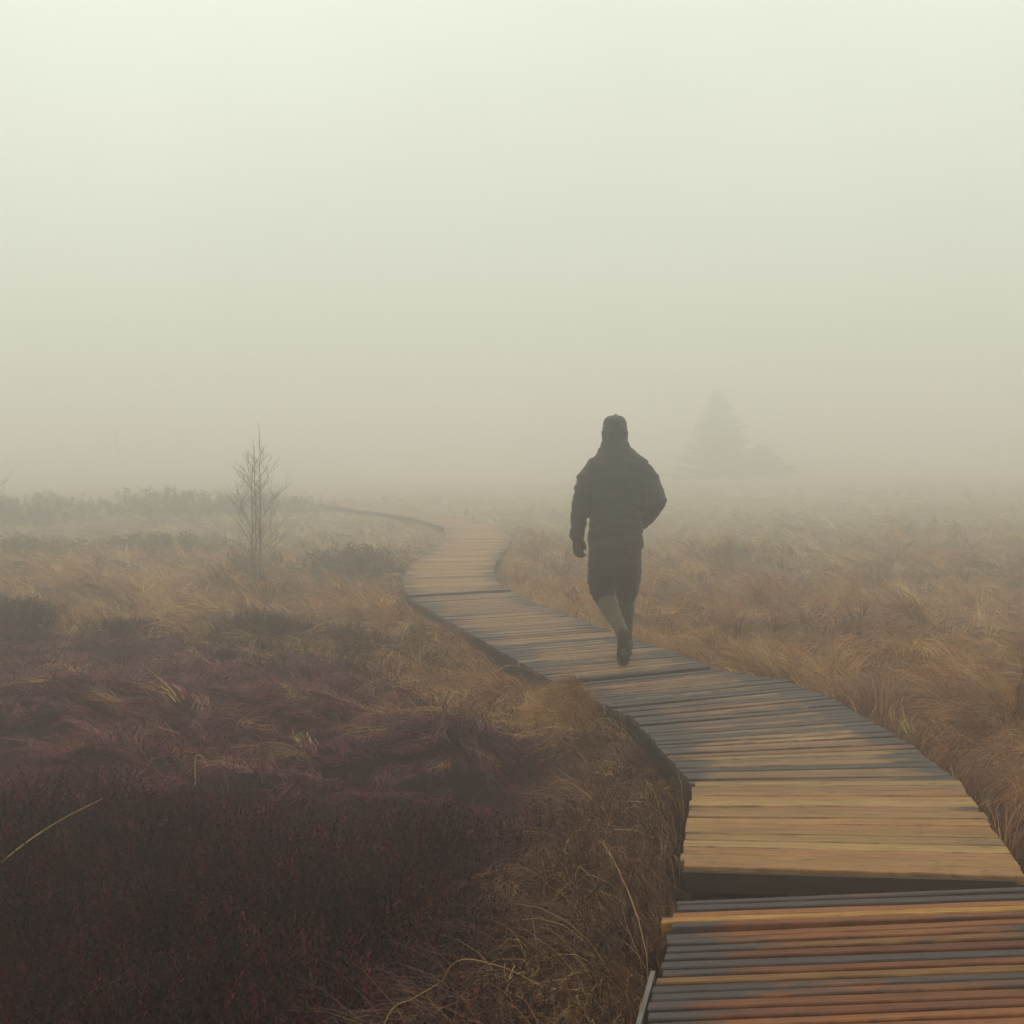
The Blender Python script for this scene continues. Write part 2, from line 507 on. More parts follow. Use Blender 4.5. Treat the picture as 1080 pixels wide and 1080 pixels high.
def strands(n, x0, x1, y0, y1, seed_ang, Lr=(.25, .55), w=.0042):
    x = rng.uniform(x0, x1, n); y = rng.uniform(y0, y1, n)
    k = ~in_deck(x, y, .03) & (rng.random(n) > .85 * heather(x, y)) & (fbm(x * 2.1, y * 2.1, 123) > .48); x, y = x[k], y[k]; n = len(x); per = 7
    ang = np.repeat(seed_ang + rng.normal(0, .7, n), per) + rng.normal(0, .25, n * per)
    X = np.repeat(x, per) + rng.normal(0, .02, n * per); Y = np.repeat(y, per) + rng.normal(0, .02, n * per)
    col = np.repeat(pick(n, [(.50, .33, .14, 3), (.58, .43, .22, 1.5), (.42, .24, .09, 3), (.34, .17, .06, 2)], .15), per, 0)
    N_ = n * per
    P, V, q, C = blades(X, Y, ground_h(X, Y) - .01, ang, rng.uniform(Lr[0], Lr[1], N_), np.clip(rng.normal(.7, .25, N_), .1, 1.3), rng.uniform(1.0, 2.6, N_), w * rng.uniform(.6, 1.2, N_), col, 6, curl=rng.normal(0, .9, N_))
    kk = keep_off_deck(P); push(V[kk], C[kk], 6)
strands(420, -1.0, .65, 7.4, 9.6, R(235))
strands(45, -.1, .60, 3.9, 5.6, R(205), (.15, .32), .0022)
strands(200, -2.4, -.3, 9.6, 12.0, R(230), (.25, .5), .005)
strands(60, -2.6, .1, 4.2, 9.0, R(190), (.15, .35), .003)

# fringe of long grass that hangs over the left side of the walk's bank and the hump at the bend
def fringe(n, pl, d0, d1, lean, Lr, ang0, palette, frac=0.0, seg=5, w=.0045):
    global off
    t = rng.random(n); pts = np.array([tuple(poly_at(pl, v)) for v in np.linspace(0, 1, 60)])
    f = t * 59; i = np.minimum(f.astype(int), 58); f = (f - i)[:, None]
    b = pts[i] * (1 - f) + pts[i + 1] * f
    tg = pts[i + 1] - pts[i]; tg /= np.linalg.norm(tg, axis=1)[:, None]
    nr = np.stack([-tg[:, 1], tg[:, 0]], -1) * lean
    d = rng.uniform(d0, d1, n)[:, None]
    p = b + nr * d
    x, y = p[:, 0], p[:, 1]
    z = ground_h(x, y) - .015
    ang = ang0 + rng.normal(0, .25, n) + .9 * (vnoise(x * 3, y * 3, 71) - .5) * 2
    L = rng.uniform(Lr[0], Lr[1], n)
    el = np.clip(rng.normal(.95, .3, n), .2, 1.5); drop = rng.uniform(1.0, 2.5, n)
    pal = np.array([p_[:3] for p_ in palette]); wt_ = np.cumsum([p_[3] for p_ in palette]); wt_ = wt_ / wt_[-1]
    hsh = _h(np.floor(x * 15), np.floor(y * 15), 7)                                   # neighbouring blades share a colour and a lean
    col = pal[np.searchsorted(wt_, hsh).clip(0, len(pal) - 1)] * (1 + rng.normal(0, .2, (n, 1))).clip(.4, 1.7)
    ang = ang + 1.6 * (_h(np.floor(x * 15), np.floor(y * 15), 8) - .5)
    P, V, q, C = blades(x, y, z, ang, L, el, drop, w * rng.uniform(.6, 1.3, n), col, seg, curl=rng.normal(0, .7, n))
    k = keep_off_deck(P, frac=frac)
    V = V[k]; C = C[k]; m = int(k.sum()); nv = V.shape[1]
    q = np.arange(m)[:, None, None] * nv + (np.arange(seg)[None, :, None] * 2) + np.array([0, 1, 3, 2])[None, None, :]
    allV.append(V.reshape(-1, 3)); allC.append(C.reshape(-1, 3)); allQ.append(q.reshape(-1, 4) + off)
    off += m * nv

fringe(8000, [(.15, 2.9), (.318, 3.553), (.573, 4.85), (.62, 5.15), (.837, 6.5)], .03, .45, 1, (.25, .55), R(215), BROWNG, .02)
fringe(3500, [(.837, 6.5), (.69, 8.2)], .05, .5, 1, (.12, .26), R(225), BROWNG, .0)
fringe(2500, [(.30, 8.35), (.56, 8.85)], -.12, .25, 1, (.2, .36), R(250), TAN, .25)
fringe(7000, [(.29, 9.4), (-.317, 11.8), (-1.1, 15.0), (-1.36, 18)], .10, .6, 1, (.15, .28), R(220), TAN + RUST, .0, 4, .007)
fringe(9000, [(1.49, 3.4), (1.83, 5.0), (2.08, 6.55), (2.09, 7.4), (1.99, 8.9)], .02, .45, -1, (.25, .5), R(20), BROWNG + RUST, .06)
fringe(9000, [(1.99, 8.9), (1.42, 10.1), (.95, 11.8), (.28, 14.2), (-.17, 16.6)], .02, .5, -1, (.2, .42), R(140), TAN, .05, 4, .007)

grass = obj('grass', quads_np('grass', np.concatenate(allV), np.concatenate(allQ), M_GRASS, cols=np.concatenate(allC).clip(.01, .9)))
tag(grass, kind='stuff')

# ------------------------------------------------------------------ heather: upright sprigs with tiny leaves
def sprig_templates(nt_=10, leaves=18):
    out = []
    for k in range(nt_):
        V = []; Q = []
        bend = rng.normal(0, .14, 2)
        def axis_pt(t): return np.array([bend[0] * t * t, bend[1] * t * t, t])
        # stem: two crossed thin ribbons
        for a in (0, math.pi / 2):
            d = np.array([math.cos(a), math.sin(a), 0]) * .011
            for t0, t1 in ((0, .5), (.5, 1)):
                b = len(V)
                V += [axis_pt(t0) - d * (1 - .6 * t0), axis_pt(t0) + d * (1 - .6 * t0), axis_pt(t1) + d * (1 - .6 * t1), axis_pt(t1) - d * (1 - .6 * t1)]
                Q.append((b, b + 1, b + 2, b + 3))
        for i in range(leaves):
            t = .18 + .82 * (i + rng.random() * .6) / leaves
            a = i * 2.4 + rng.normal(0, .3)
            l = rng.uniform(.07, .15) * (1.1 - .4 * t); w = rng.uniform(.014, .024)
            dr = np.array([math.cos(a), math.sin(a), rng.uniform(.5, 1.3)]); dr /= np.linalg.norm(dr)
            s = np.array([-math.sin(a), math.cos(a), 0]) * w
            p = axis_pt(t); b = len(V)
            V += [p, p + dr * l * .55 + s, p + dr * l, p + dr * l * .55 - s]
            Q.append((b, b + 1, b + 2, b + 3))
        out.append((np.array(V), np.array(Q)))
    return out
SPRIGS = sprig_templates()

def place_sprigs(x, y, z, L, tilt, col):
    """scatter sprig templates; returns verts, quads, cols"""
    VV, QQ, CC = [], [], []; o = 0
    n = len(x); kind = rng.integers(0, len(SPRIGS), n)
    tx = rng.normal(0, 1, n) * tilt; ty = rng.normal(0, 1, n) * tilt; rz = rng.uniform(0, 6.28, n)
    for k, (V, Q) in enumerate(SPRIGS):
        s = np.where(kind == k)[0]; m = len(s)
        if not m: continue
        c, sn = np.cos(rz[s])[:, None], np.sin(rz[s])[:, None]
        X = V[None, :, 0] * c - V[None, :, 1] * sn; Y = V[None, :, 0] * sn + V[None, :, 1] * c; Z = np.repeat(V[None, :, 2], m, 0)
        X = X + Z * tx[s][:, None]; Y = Y + Z * ty[s][:, None]
        W = np.stack([X, Y, Z], -1) * L[s][:, None, None] + np.stack([x[s], y[s], z[s]], -1)[:, None, :]
        nv = len(V)
        VV.append(W.reshape(-1, 3)); CC.append(np.repeat(col[s], nv, 0))
        QQ.append((Q[None] + (np.arange(m) * nv)[:, None, None]).reshape(-1, 4) + o); o += m * nv
    return np.concatenate(VV), np.concatenate(QQ), np.concatenate(CC)

HCOL = [(.062, .010, .020, 4), (.100, .015, .024, 3), (.028, .006, .015, 3), (.13, .026, .018, 1.2), (.034, .016, .012, .4)]
HDARK = [(.022, .004, .007, 5), (.065, .008, .010, 3), (.010, .004, .007, 3), (.10, .018, .012, 1.0), (.022, .012, .009, .3)]
n = 70000
x, y, r = sample_polar(n, 2.9, 14.5, 1.25, R(34))
bushy = np.clip((6.1 + 1.6 * (fbm(x * .9, y * .9, 88) - .5) - y) / .8, 0, 1)         # bushy heather nearest the viewer
k = (heather(x, y) * (.30 + .70 * bushy) > rng.random(n)) & ~in_deck(x, y, .06)
x, y, r, bushy = x[k], y[k], r[k], bushy[k]
L = rng.uniform(.10, .21, len(x)) * (1 + .5 * (fbm(x * 1.4, y * 1.4, 77) - .5))
hc0 = pick(len(x), HCOL, .25); dk = rng.random(len(x)) < bushy; hc0[dk] = pick(int(dk.sum()), HDARK, .3)
hv, hq, hc = place_sprigs(x, y, ground_h(x, y) - .02, L * np.clip(r / 9, 1, 1.25) * (.72 + .28 * bushy), .38 + .35 * (1 - bushy), hc0)
heath = obj('heather', quads_np('heather', hv, hq, M_HEATH, cols=hc.clip(.003, .5)))
tag(heath, kind='stuff')

# ------------------------------------------------------------------ tubes for stems and twigs
def tube_arrays(paths, sides=5):
    """paths: list of (points[n,3], radii[n]); returns verts, quads"""
    VV, QQ = [], []; o = 0
    for P, rad in paths:
        P = np.asarray(P, float); n = len(P)
        T = np.gradient(P, axis=0); T /= np.linalg.norm(T, axis=1)[:, None] + 1e-9
        up = np.where(np.abs(T[:, 2:3]) > .9, np.array([[1., 0, 0]]), np.array([[0, 0, 1.]]))
        A = np.cross(T, up); A /= np.linalg.norm(A, axis=1)[:, None] + 1e-9
        B = np.cross(T, A)
        th = np.linspace(0, 2 * math.pi, sides, endpoint=False)
        ring = P[:, None, :] + np.asarray(rad)[:, None, None] * (np.cos(th)[None, :, None] * A[:, None, :] + np.sin(th)[None, :, None] * B[:, None, :])
        VV.append(ring.reshape(-1, 3))
        i = np.arange(n - 1)[:, None] * sides; j = np.arange(sides)[None, :]; j2 = (j + 1) % sides
        QQ.append(np.stack([i + j, i + j2, i + sides + j2, i + sides + j], -1).reshape(-1, 4) + o); o += n * sides
    return np.concatenate(VV), np.concatenate(QQ)

def gh(x, y):
    return float(ground_h(np.array([x]), np.array([y]))[0])

# ------------------------------------------------------------------ bare birch sapling
def bare_tree(name, loc, height, spread, stems, label, seed, rad=.014, bare=.24):
    rs = random.Random(seed)
    root = empty(name, loc)
    tag(root, label, 'tree')
    trunk, twigs = [], []
    def grow(p, d, L, r, depth):
        n = 6; pts = [p.copy()]; rr = [r]
        q = p.copy(); dd = d.copy()
        for i in range(n):
            dd = (dd + Vector((rs.gauss(0, .11), rs.gauss(0, .11), .06 + rs.gauss(0, .05)))).normalized()
            q = q + dd * (L / n); pts.append(q.copy()); rr.append(r * (1 - .8 * (i + 1) / n))
        twigs.append((pts, rr))
        if depth > 0:
            k = 4 if depth > 1 else 3
            for j in range(k):
                t = .25 + .65 * (j + rs.random() * .7) / k
                b = pts[int(t * n)]
                az = rs.uniform(0, 6.283)
                nd = (dd * .8 + Vector((math.cos(az), math.sin(az), .05)) * rs.uniform(.4, .9)).normalized()
                grow(b, nd, L * rs.uniform(.35, .55), max(r * .5, .0012), depth - 1)
    for s in range(stems):
        H = height * (1 if s == 0 else rs.uniform(.78, .93))
        az = s * 2.2 + .4
        n = 16; pts, rr = [], []
        ox, oy = math.cos(az) * .035, math.sin(az) * .035
        for i in range(n + 1):
            t = i / n
            pts.append(Vector((ox * (1 + 1.3 * t * (1 - t) * 2) + rs.gauss(0, .006), oy * (1 + t) + rs.gauss(0, .006), -.05 + (H + .05) * t)))
            rr.append(rad * (1 - .90 * t ** .9) + .001)
        trunk.append((pts, rr))
        nb = 20
        for b in range(nb):
            t = bare + (.93 - bare) * (b + rs.random() * .6) / nb
            p = pts[int(t * n)]
            a = rs.uniform(0, 6.283)
            env = math.sin(math.pi * min(1, max(.05, (t - bare + .18) / (1.12 - bare)))) ** .8
            Lb = spread * env * rs.uniform(.9, 1.5) * (1.12 - .55 * t)
            grow(p, Vector((math.cos(a) * .75, math.sin(a) * .75, rs.uniform(.65, 1.05))).normalized(), Lb, rad * .42 * (1 - .6 * t), 2)
    v, q = tube_arrays(trunk, 7); obj('trunk', quads_np('trunk', v, q, M_BARK, smooth=True), root)
    v, q = tube_arrays(twigs, 4); obj('crown', quads_np('crown', v, q, M_BARK, smooth=True), root)
    return root

bare_tree('birch_tree', (-3.13, 17.36, gh(-3.13, 17.36)), 2.12, .60, 3, 'bare leafless young birch with slim stems standing alone left of the walk', 5, .013, .17)
bare_tree('birch_tree', (-9.35, 24.5, gh(-9.35, 24.5)), 2.4, .85, 2, 'bare twig tips of a leafless tree poking in at the left edge of the fog', 9, .02)
bare_tree('birch_tree', (-25.0, 90.0, gh(-25.0, 90.0)), 4.6, .6, 1, 'faint thin sapling far off in the fog above the left thicket', 13, .05, .4)

# ------------------------------------------------------------------ low shrubs
def shrub(name, loc, rad, height, label, cat, ncol, nstem, nleaf, seed, group=None, leaf=.035):
    rs = random.Random(seed)
    root = empty(name, loc)
    tag(root, label, cat, group)
    paths = []; ends = []
    for i in range(nstem):
        a = rs.uniform(0, 6.283); lean = rs.random() ** .6
        px = math.cos(a) * rad * .35 * lean; py = math.sin(a) * rad * .35 * lean
        ex = math.cos(a) * rad * lean; ey = math.sin(a) * rad * lean
        ez = height * (1 - .55 * lean ** 2.2) * rs.uniform(.72, 1.08)
        pts = []
        for k in range(6):
            t = k / 5
            pts.append((px + (ex - px) * t ** 1.3 + rs.gauss(0, .012), py + (ey - py) * t ** 1.3 + rs.gauss(0, .012), -.05 + (ez + .05) * t))
        paths.append((pts, [.006 * (1 - .8 * k / 5) for k in range(6)]))
        ends.append(pts)
        for j in range(3):
            b = pts[rs.randint(2, 5)]; a2 = rs.uniform(0, 6.283); l = rs.uniform(.12, .3) * height
            e = (b[0] + math.cos(a2) * l * .6, b[1] + math.sin(a2) * l * .6, b[2] + l * .8)
            mpt = tuple((b[c] + e[c]) / 2 + rs.gauss(0, .01) for c in range(3))
            paths.append(([b, mpt, e], [.003, .0024, .001])); ends.append([b, mpt, e])
    v, q = tube_arrays(paths, 4)
    obj('stem', quads_np('stem', v, q, M_BARK, smooth=True), root)
    # leaves strung along the twigs
    E = [np.array(e) for e in ends]
    pick_i = rng.integers(0, len(E), nleaf); t = rng.random(nleaf) ** .6
    pos = np.array([E[i][0] + (E[i][-1] - E[i][0]) * tt if len(E[i]) == 3 else E[i][min(5, int(tt * 5.99))] for i, tt in zip(pick_i, t)])
    pos = pos + rng.normal(0, .035, (nleaf, 3)); pos[:, 2] = np.maximum(pos[:, 2], .02)
    d = rng.normal(0, 1, (nleaf, 3)); d[:, 2] = np.abs(d[:, 2]) * .9 + .3; d /= np.linalg.norm(d, axis=1)[:, None]
    s = np.cross(d, rng.normal(0, 1, (nleaf, 3))); s /= np.linalg.norm(s, axis=1)[:, None]
    l = leaf * rng.uniform(.6, 1.5, nleaf)[:, None]; w = l * .3
    V = np.stack([pos, pos + d * l * .5 + s * w, pos + d * l, pos + d * l * .5 - s * w], 1)
    Q = np.arange(nleaf * 4).reshape(-1, 4)
    C = np.repeat(pick(nleaf, ncol, .25), 4, 0)
    obj('foliage', quads_np('foliage', V.reshape(-1, 3), Q, M_HEATH, cols=C.clip(.006, .5)), root)
    return root

OLIVE = [(.15, .125, .075, 3), (.18, .15, .09, 2), (.12, .10, .065, 2)]
BROWN = [(.13, .085, .052, 3), (.10, .066, .042, 2), (.16, .115, .065, 1)]
SG = 'shrubs in the fog on the left'
for (x, y, rad, h, lab, sd) in [
    (-12.4, 36.5, 2.5, .76, 'broad dim shrub of the back row at the far left edge of the foggy thicket', 1),
    (-9.1, 37.5, 2.3, .80, 'dim rounded shrub in the middle of the back row of the left thicket', 2),
    (-6.9, 40.5, 2.0, .62, 'dim low shrub at the right end of the back row, left of the birch', 3),
    (-8.0, 23.5, 1.3, .36, 'knee high shrub of the front row at the left edge of the fog', 6),
    (-5.9, 24.0, 1.4, .34, 'knee high shrub of the front row, left of the birch', 7)]:
    shrub('shrub', (x, y, gh(x, y)), rad, h, lab, 'shrub', OLIVE, 170, 15000, sd, SG, .035)
shrub('shrub', (-2.15, 19.6, gh(-2.15, 19.6)), .95, .44, 'low brown shrub just right of the bare birch', 'shrub', BROWN, 150, 8000, 4, SG, .030)
shrub('shrub', (-3.55, 18.5, gh(-3.55, 18.5)), .42, .50, 'small twiggy shrub against the left of the birch stem', 'shrub', BROWN, 60, 1000, 5, SG, .028)

CLUMPC = [(.075, .030, .026, 3), (.050, .022, .022, 3), (.11, .055, .035, 1.3), (.035, .018, .018, 2)]
def clump(x, y, rad, h, label, seed, tanfrac=.15):
    """mound of heather on the grass, a plant that can be singled out"""
    root = empty('heather_clump', (x, y, gh(x, y)))
    tag(root, label, 'heather', 'heather clumps at the edge of the heather')
    n = int(2600 * rad * (rad + h))+500
    a = rng.uniform(0, 6.283, n); rr = rad * np.sqrt(rng.random(n)) * (1 + .22 * np.sin(a * 3 + seed) + .12 * np.sin(a * 5 + 2 * seed))
    px, py = rr * np.cos(a), rr * np.sin(a)
    lump = .75 + .5 * fbm(px * 4 + seed, py * 4, seed)
    top = h * lump * (1 - (rr / (rad * 1.25)) ** 2).clip(0, 1) ** .7
    # fill the mound at several levels
    z = top * rng.uniform(.1, .82, n) - .03
    v, q, c = place_sprigs(px, py, z, rng.uniform(.12, .22, n), .5, pick(n, CLUMPC, .25))
    obj('foliage', quads_np('foliage', v, q, M_HEATH, cols=c.clip(.006, .5)), root)
    paths = []
    for i in range(60):
        j = rng.integers(0, n)
        b = np.array([px[j] * .4, py[j] * .4, -.05]); e = np.array([px[j], py[j], max(z[j], .03)])
        paths.append((np.array([b, (b + e) / 2 + rng.normal(0, .015, 3), e]), np.array([.006, .004, .002])))
    v, q = tube_arrays(paths, 4)
    obj('stem', quads_np('stem', v, q, M_BARK), root)
    m = int(n * tanfrac)
    aa = rng.uniform(0, 6.283, m); r2 = rad * rng.uniform(.2, 1.05, m)
    col = pick(m, TAN + RUST)
    P, V, q, C = blades(r2 * np.cos(aa), r2 * np.sin(aa), np.full(m, 0.02) + h * .5 * (1 - r2 / rad / 1.1).clip(0, 1), aa + rng.normal(0, .5, m),
                        rng.uniform(.2, .4, m), rng.uniform(.6, 1.4, m), rng.uniform(1.0, 2.4, m), np.full(m, .007), col, 4, ground_clip=False)
    obj('grass_wisp', quads_np('grass_wisp', V.reshape(-1, 3), q.reshape(-1, 4), M_GRASS, cols=C.reshape(-1, 3).clip(.01, .9)), root)

clump(-2.18, 12.2, .46, .25, 'tallest dark heather clump on the pale grass in front of the birch', 1)
clump(-1.55, 12.15, .44, .20, 'broad dark heather clump right beside the tallest one', 2, .25)
clump(-1.18, 11.5, .20, .14, 'smallest heather clump, nearest the walk, right of the big ones', 3, .3)
clump(-4.5, 12.7, .42, .20, 'dark heather clump cut by the left edge of the picture', 4)
clump(-3.45, 12.7, .34, .13, 'low heather clump half lost in pale grass, between the edge and the tallest', 5, .45)

# ------------------------------------------------------------------ spruces in the fog
def vn1(a, b):
    return float(vnoise(np.array([a]), np.array([b * .9]), 5)[0])
def spruce(loc, height, half, label, seed):
    rs = random.Random(seed)
    root = empty('spruce_tree', loc)
    tag(root, label, 'tree', 'conifers in the fog')
    n = 14
    v, q = tube_arrays([([(rs.gauss(0, .01), rs.gauss(0, .01), -.1 + height * i / n) for i in range(n + 1)], [.11 * (1 - .93 * i / n) for i in range(n + 1)])], 8)
    obj('trunk', quads_np('trunk', v, q, M_SPRUCE_BARK, smooth=True), root)
    paths = []; V = []; C = []
    lv = 0; z = .08
    while z < height * .97:
        t = z / height
        k = rs.randint(3, 6)
        for j in range(k):
            a = rs.uniform(0, 6.283); L = half * (1 - t) ** .8 * (.72 + .5 * vn1(z * 1.3 + seed, a)) * rs.uniform(.6, 1.2) + .06
            pts = []
            for s in range(6):
                u = s / 5
                pts.append((math.cos(a) * L * u, math.sin(a) * L * u, z - .16 * L * u + .22 * L * u * u + rs.gauss(0, .01)))
            paths.append((pts, [.018 * (1 - t) * (1 - .85 * s / 5) + .003 for s in range(6)]))
            m = int(30 + 90 * L)
            uu = rng.random(m) ** .7; P = np.array(pts)
            idx_ = np.minimum((uu * 5).astype(int), 4); fr = (uu * 5 - idx_)[:, None]
            pos = P[idx_] * (1 - fr) + P[idx_ + 1] * fr
            side = rng.choice([-1, 1], m)
            dx = np.stack([math.cos(a) * .7 - math.sin(a) * side * .8, math.sin(a) * .7 + math.cos(a) * side * .8, rng.uniform(-.9, .3, m)], -1)
            dx /= np.linalg.norm(dx, axis=1)[:, None]
            l = (.08 + .22 * L * (1.05 - uu) * rng.random(m) + .05)[:, None]
            sd = np.cross(dx, np.array([0, 0, 1.])) + rng.normal(0, .3, (m, 3)); sd /= np.linalg.norm(sd, axis=1)[:, None]
            w = .016 + .02 * rng.random((m, 1))
            V.append(np.stack([pos, pos + dx * l * .5 + sd * w, pos + dx * l, pos + dx * l * .5 - sd * w], 1).reshape(-1, 3))
            C.append(np.repeat(pick(m, [(.03, .045, .025, 2), (.04, .055, .03, 2), (.022, .032, .02, 1)], .2), 4, 0))
        z += height * .014 * rs.uniform(.5, 1.5)
    V = np.concatenate(V); C = np.concatenate(C)
    v, q = tube_arrays(paths, 4)
    obj('branch', quads_np('branch', v, q, M_SPRUCE_BARK, smooth=True), root)
    obj('crown', quads_np('crown', V, np.arange(len(V)).reshape(-1, 4), M_NEEDLE, cols=C.clip(.005, .5)), root)
def gz0(x, y): return gh(x, y)
sx, sy = 12.8, 88.5
spruce((sx, sy, gz0(sx, sy)), 5.7 - gz0(sx, sy), 2.95, 'tall faint spruce with a pointed top, half hidden by fog behind the walker', 3)
sx, sy = 15.7, 89.5
spruce((sx, sy, gz0(sx, sy)), 2.2 - gz0(sx, sy), 2.4, 'shorter faint spruce just right of the tall one', 4)

# ------------------------------------------------------------------ boardwalk
FRESH = dict(
    worn=[(.205, .070, .026, 3), (.165, .054, .024, 3), (.24, .095, .034, 2)],
    new=[(.34, .19, .078, 3), (.30, .155, .064, 3), (.38, .23, .095, 2), (.23, .125, .06, 1)],
    grey=[(.28, .155, .080, 3), (.24, .125, .066, 3), (.20, .12, .07, 2)])
WEATHER = dict(worn=(.14, .15), new=(.13, .07), grey=(.36, .13))

def plank_arrays(a0, b0, a1, b1, z, th, chf, seg, wob):
    """one plank from front edge a0-b0 to back edge a1-b1 (2D): profile extruded from left to right"""
    ts = np.linspace(0, 1, seg + 1)
    F = np.outer(1 - ts, a0) + np.outer(ts, b0); B = np.outer(1 - ts, a1) + np.outer(ts, b1)
    D = B - F; W = np.linalg.norm(D, axis=1)[:, None]; D = D / W
    F = F + D * rng.normal(0, wob, (seg + 1, 1)); B = B - D * rng.normal(0, wob, (seg + 1, 1))
    zz = z + rng.normal(0, .0012) + np.linspace(-1, 1, seg + 1) * rng.normal(0, .0022)
    rings = []
    for P, dz in ((F, -th), (F, -chf), (F + D * chf, 0), (B - D * chf, 0), (B, -chf), (B, -th)):
        rings.append(np.concatenate([P, (zz + dz)[:, None]], 1))
    V = np.stack(rings, 1)                      # seg+1, 6, 3
    m = 6; i = np.arange(seg)[:, None] * m; j = np.arange(m)[None, :]; j2 = (j + 1) % m
    q = np.stack([i + j, i + m + j, i + m + j2, i + j2], -1).reshape(-1, 4).tolist()
    caps = [list(range(6)), [seg * 6 + k for k in range(5, -1, -1)]]
    length = float(np.linalg.norm(np.array(b0) - np.array(a0)))
    u = np.repeat(ts * length, 6); wv = np.tile(np.array([-.02, 0, 0, 1, 1, 1.1]), seg + 1) * float(W.mean())
    return V.reshape(-1, 3), q, caps, u, wv, np.repeat(ts, 6)

def build_section(s, k, label):
    L, Rr, n, st, z = s['L'], s['Rr'], s['n'], s['style'], s['z']
    c = (poly_at(L, .5) + poly_at(Rr, .5)) / 2
    root = empty('boardwalk_section', (c.x, c.y, z))
    tag(root, label, 'boardwalk', 'sections of the boardwalk')
    VV, F, TT, GG, WW = [], [], [], [], []; o = 0
    yellow = None
    near = k < 4
    prev_dark = False
    for i in range(n):
        gap = .0075 if near else .009
        t0, t1 = i / n, (i + 1) / n
        a0, a1 = np.array(poly_at(L, t0)), np.array(poly_at(L, t1)); b0, b1 = np.array(poly_at(Rr, t0)), np.array(poly_at(Rr, t1))
        # gap between planks varies
        g0, g1 = gap * rng.uniform(.2, .9), gap * rng.uniform(.2, .9)
        if st == 'worn': g0 *= 2.5; g1 *= 2.5
        if st == 'grey': g0 *= 1.8; g1 *= 1.8
        if st == 'new' and i < n * .97: g0 *= .5; g1 *= .5
        def sh(p, q, d):
            v = q - p; return p + v / np.linalg.norm(v) * d
        A0, A1, B0, B1 = sh(a0, a1, g0), sh(a1, a0, g1), sh(b0, b1, g0), sh(b1, b0, g1)
        # ends a little uneven
        ax = (b0 - a0) / np.linalg.norm(b0 - a0)
        e0, e1 = rng.normal(0, .004), rng.normal(0, .004)
        is_yellow = st == 'worn' and i == n - 4
        if is_yellow: e0 = -.035
        A0, A1, B0, B1 = A0 + ax * e0, A1 + ax * e0, B0 + ax * e1, B1 + ax * e1
        A0, B0, A1, B1 = A0 - np.array(c), B0 - np.array(c), A1 - np.array(c), B1 - np.array(c)
        v, q, caps, u, wv, tt = plank_arrays(A0, B0, A1, B1, rng.normal(0, .0018), .034, .004, 10 if near else 4, .0011)
        base = pick(1, FRESH[st], .12)[0]
        if k >= 5: base = base * 1.45                                   # farther boards lightened, the fog's paleness put into their colour
        mu, sg = WEATHER[st]
        wbase = rng.normal(mu, sg)
        if st == 'worn':
            if i in (n - 1, n - 2, n - 10, n - 13) or i < n - 19: wbase += .27
            # feet keep the middle of the walk lighter
        if st == 'grey':
            wbase += .10 * math.sin(i * .5) + (.10 if k == 3 else 0) - (.10 if (k == 2 and i < 8) else 0) + (.12 if (k == 2 and i >= 8) else 0) - (.14 if k >= 4 else 0) - (.16 if k >= 5 else 0)  # farthest sections also less grey, part of their painted fog paling
        if (k in (4, 5) and i == 0) or (k == 3 and i == n - 1): wbase += .6
        endw = .42 * np.clip((np.abs(tt - (.56 if st == 'worn' else .5)) - .30) / .2, 0, 1) * (.35 if st == 'new' else 1)
        if is_yellow:
            base = np.array([.40, .20, .05]); wbase = .0; endw = endw * 0
        grain = np.stack([u + rng.uniform(0, 50), wv, np.full(len(u), rng.uniform(0, 30))], 1)
        if is_yellow:
            me = mesh_from(v, q + caps, base, grain, wbase + endw)
            yo = obj('plank', me, root); yo['label'] = 'bright yellow replacement plank'
            continue
        VV.append(v); F += [[x_ + o for x_ in f] for f in q + caps]; o += len(v)
        TT.append(np.repeat(base[None], len(v), 0)); GG.append(grain); WW.append(wbase + endw)
    me = mesh_from(np.concatenate(VV), F, np.concatenate(TT), np.concatenate(GG), np.concatenate(WW))
    obj('deck', me, root)
    # bearers under the planks
    for side in ((.06, .94) if k < 5 else ()):                                # farther on the boards lie almost on the ground
        pts = []
        for i in range(9):
            t = .01 + .98 * i / 8
            p = poly_at(L, t).lerp(poly_at(Rr, t), side); pts.append((p.x - c.x, p.y - c.y))
        beam(pts, .07, -.0385, -.15, M_BEAM, 'bearer', root)
    return root, c

def mesh_from(v, faces, tint, grain, weather):
    loops = np.array([i for f in faces for i in f]); tot = np.array([len(f) for f in faces]); st = np.concatenate([[0], np.cumsum(tot)[:-1]])
    tint = np.broadcast_to(np.asarray(tint), (len(v), 3))
    me = mesh_np('deck', v, loops, st, tot, M_WOOD, cols=tint, vecs=grain)
    a = me.attributes.new('weather', 'FLOAT', 'POINT')
    a.data.foreach_set('value', np.broadcast_to(np.asarray(weather, dtype=np.float32), (len(v),)).astype(np.float32))
    return me

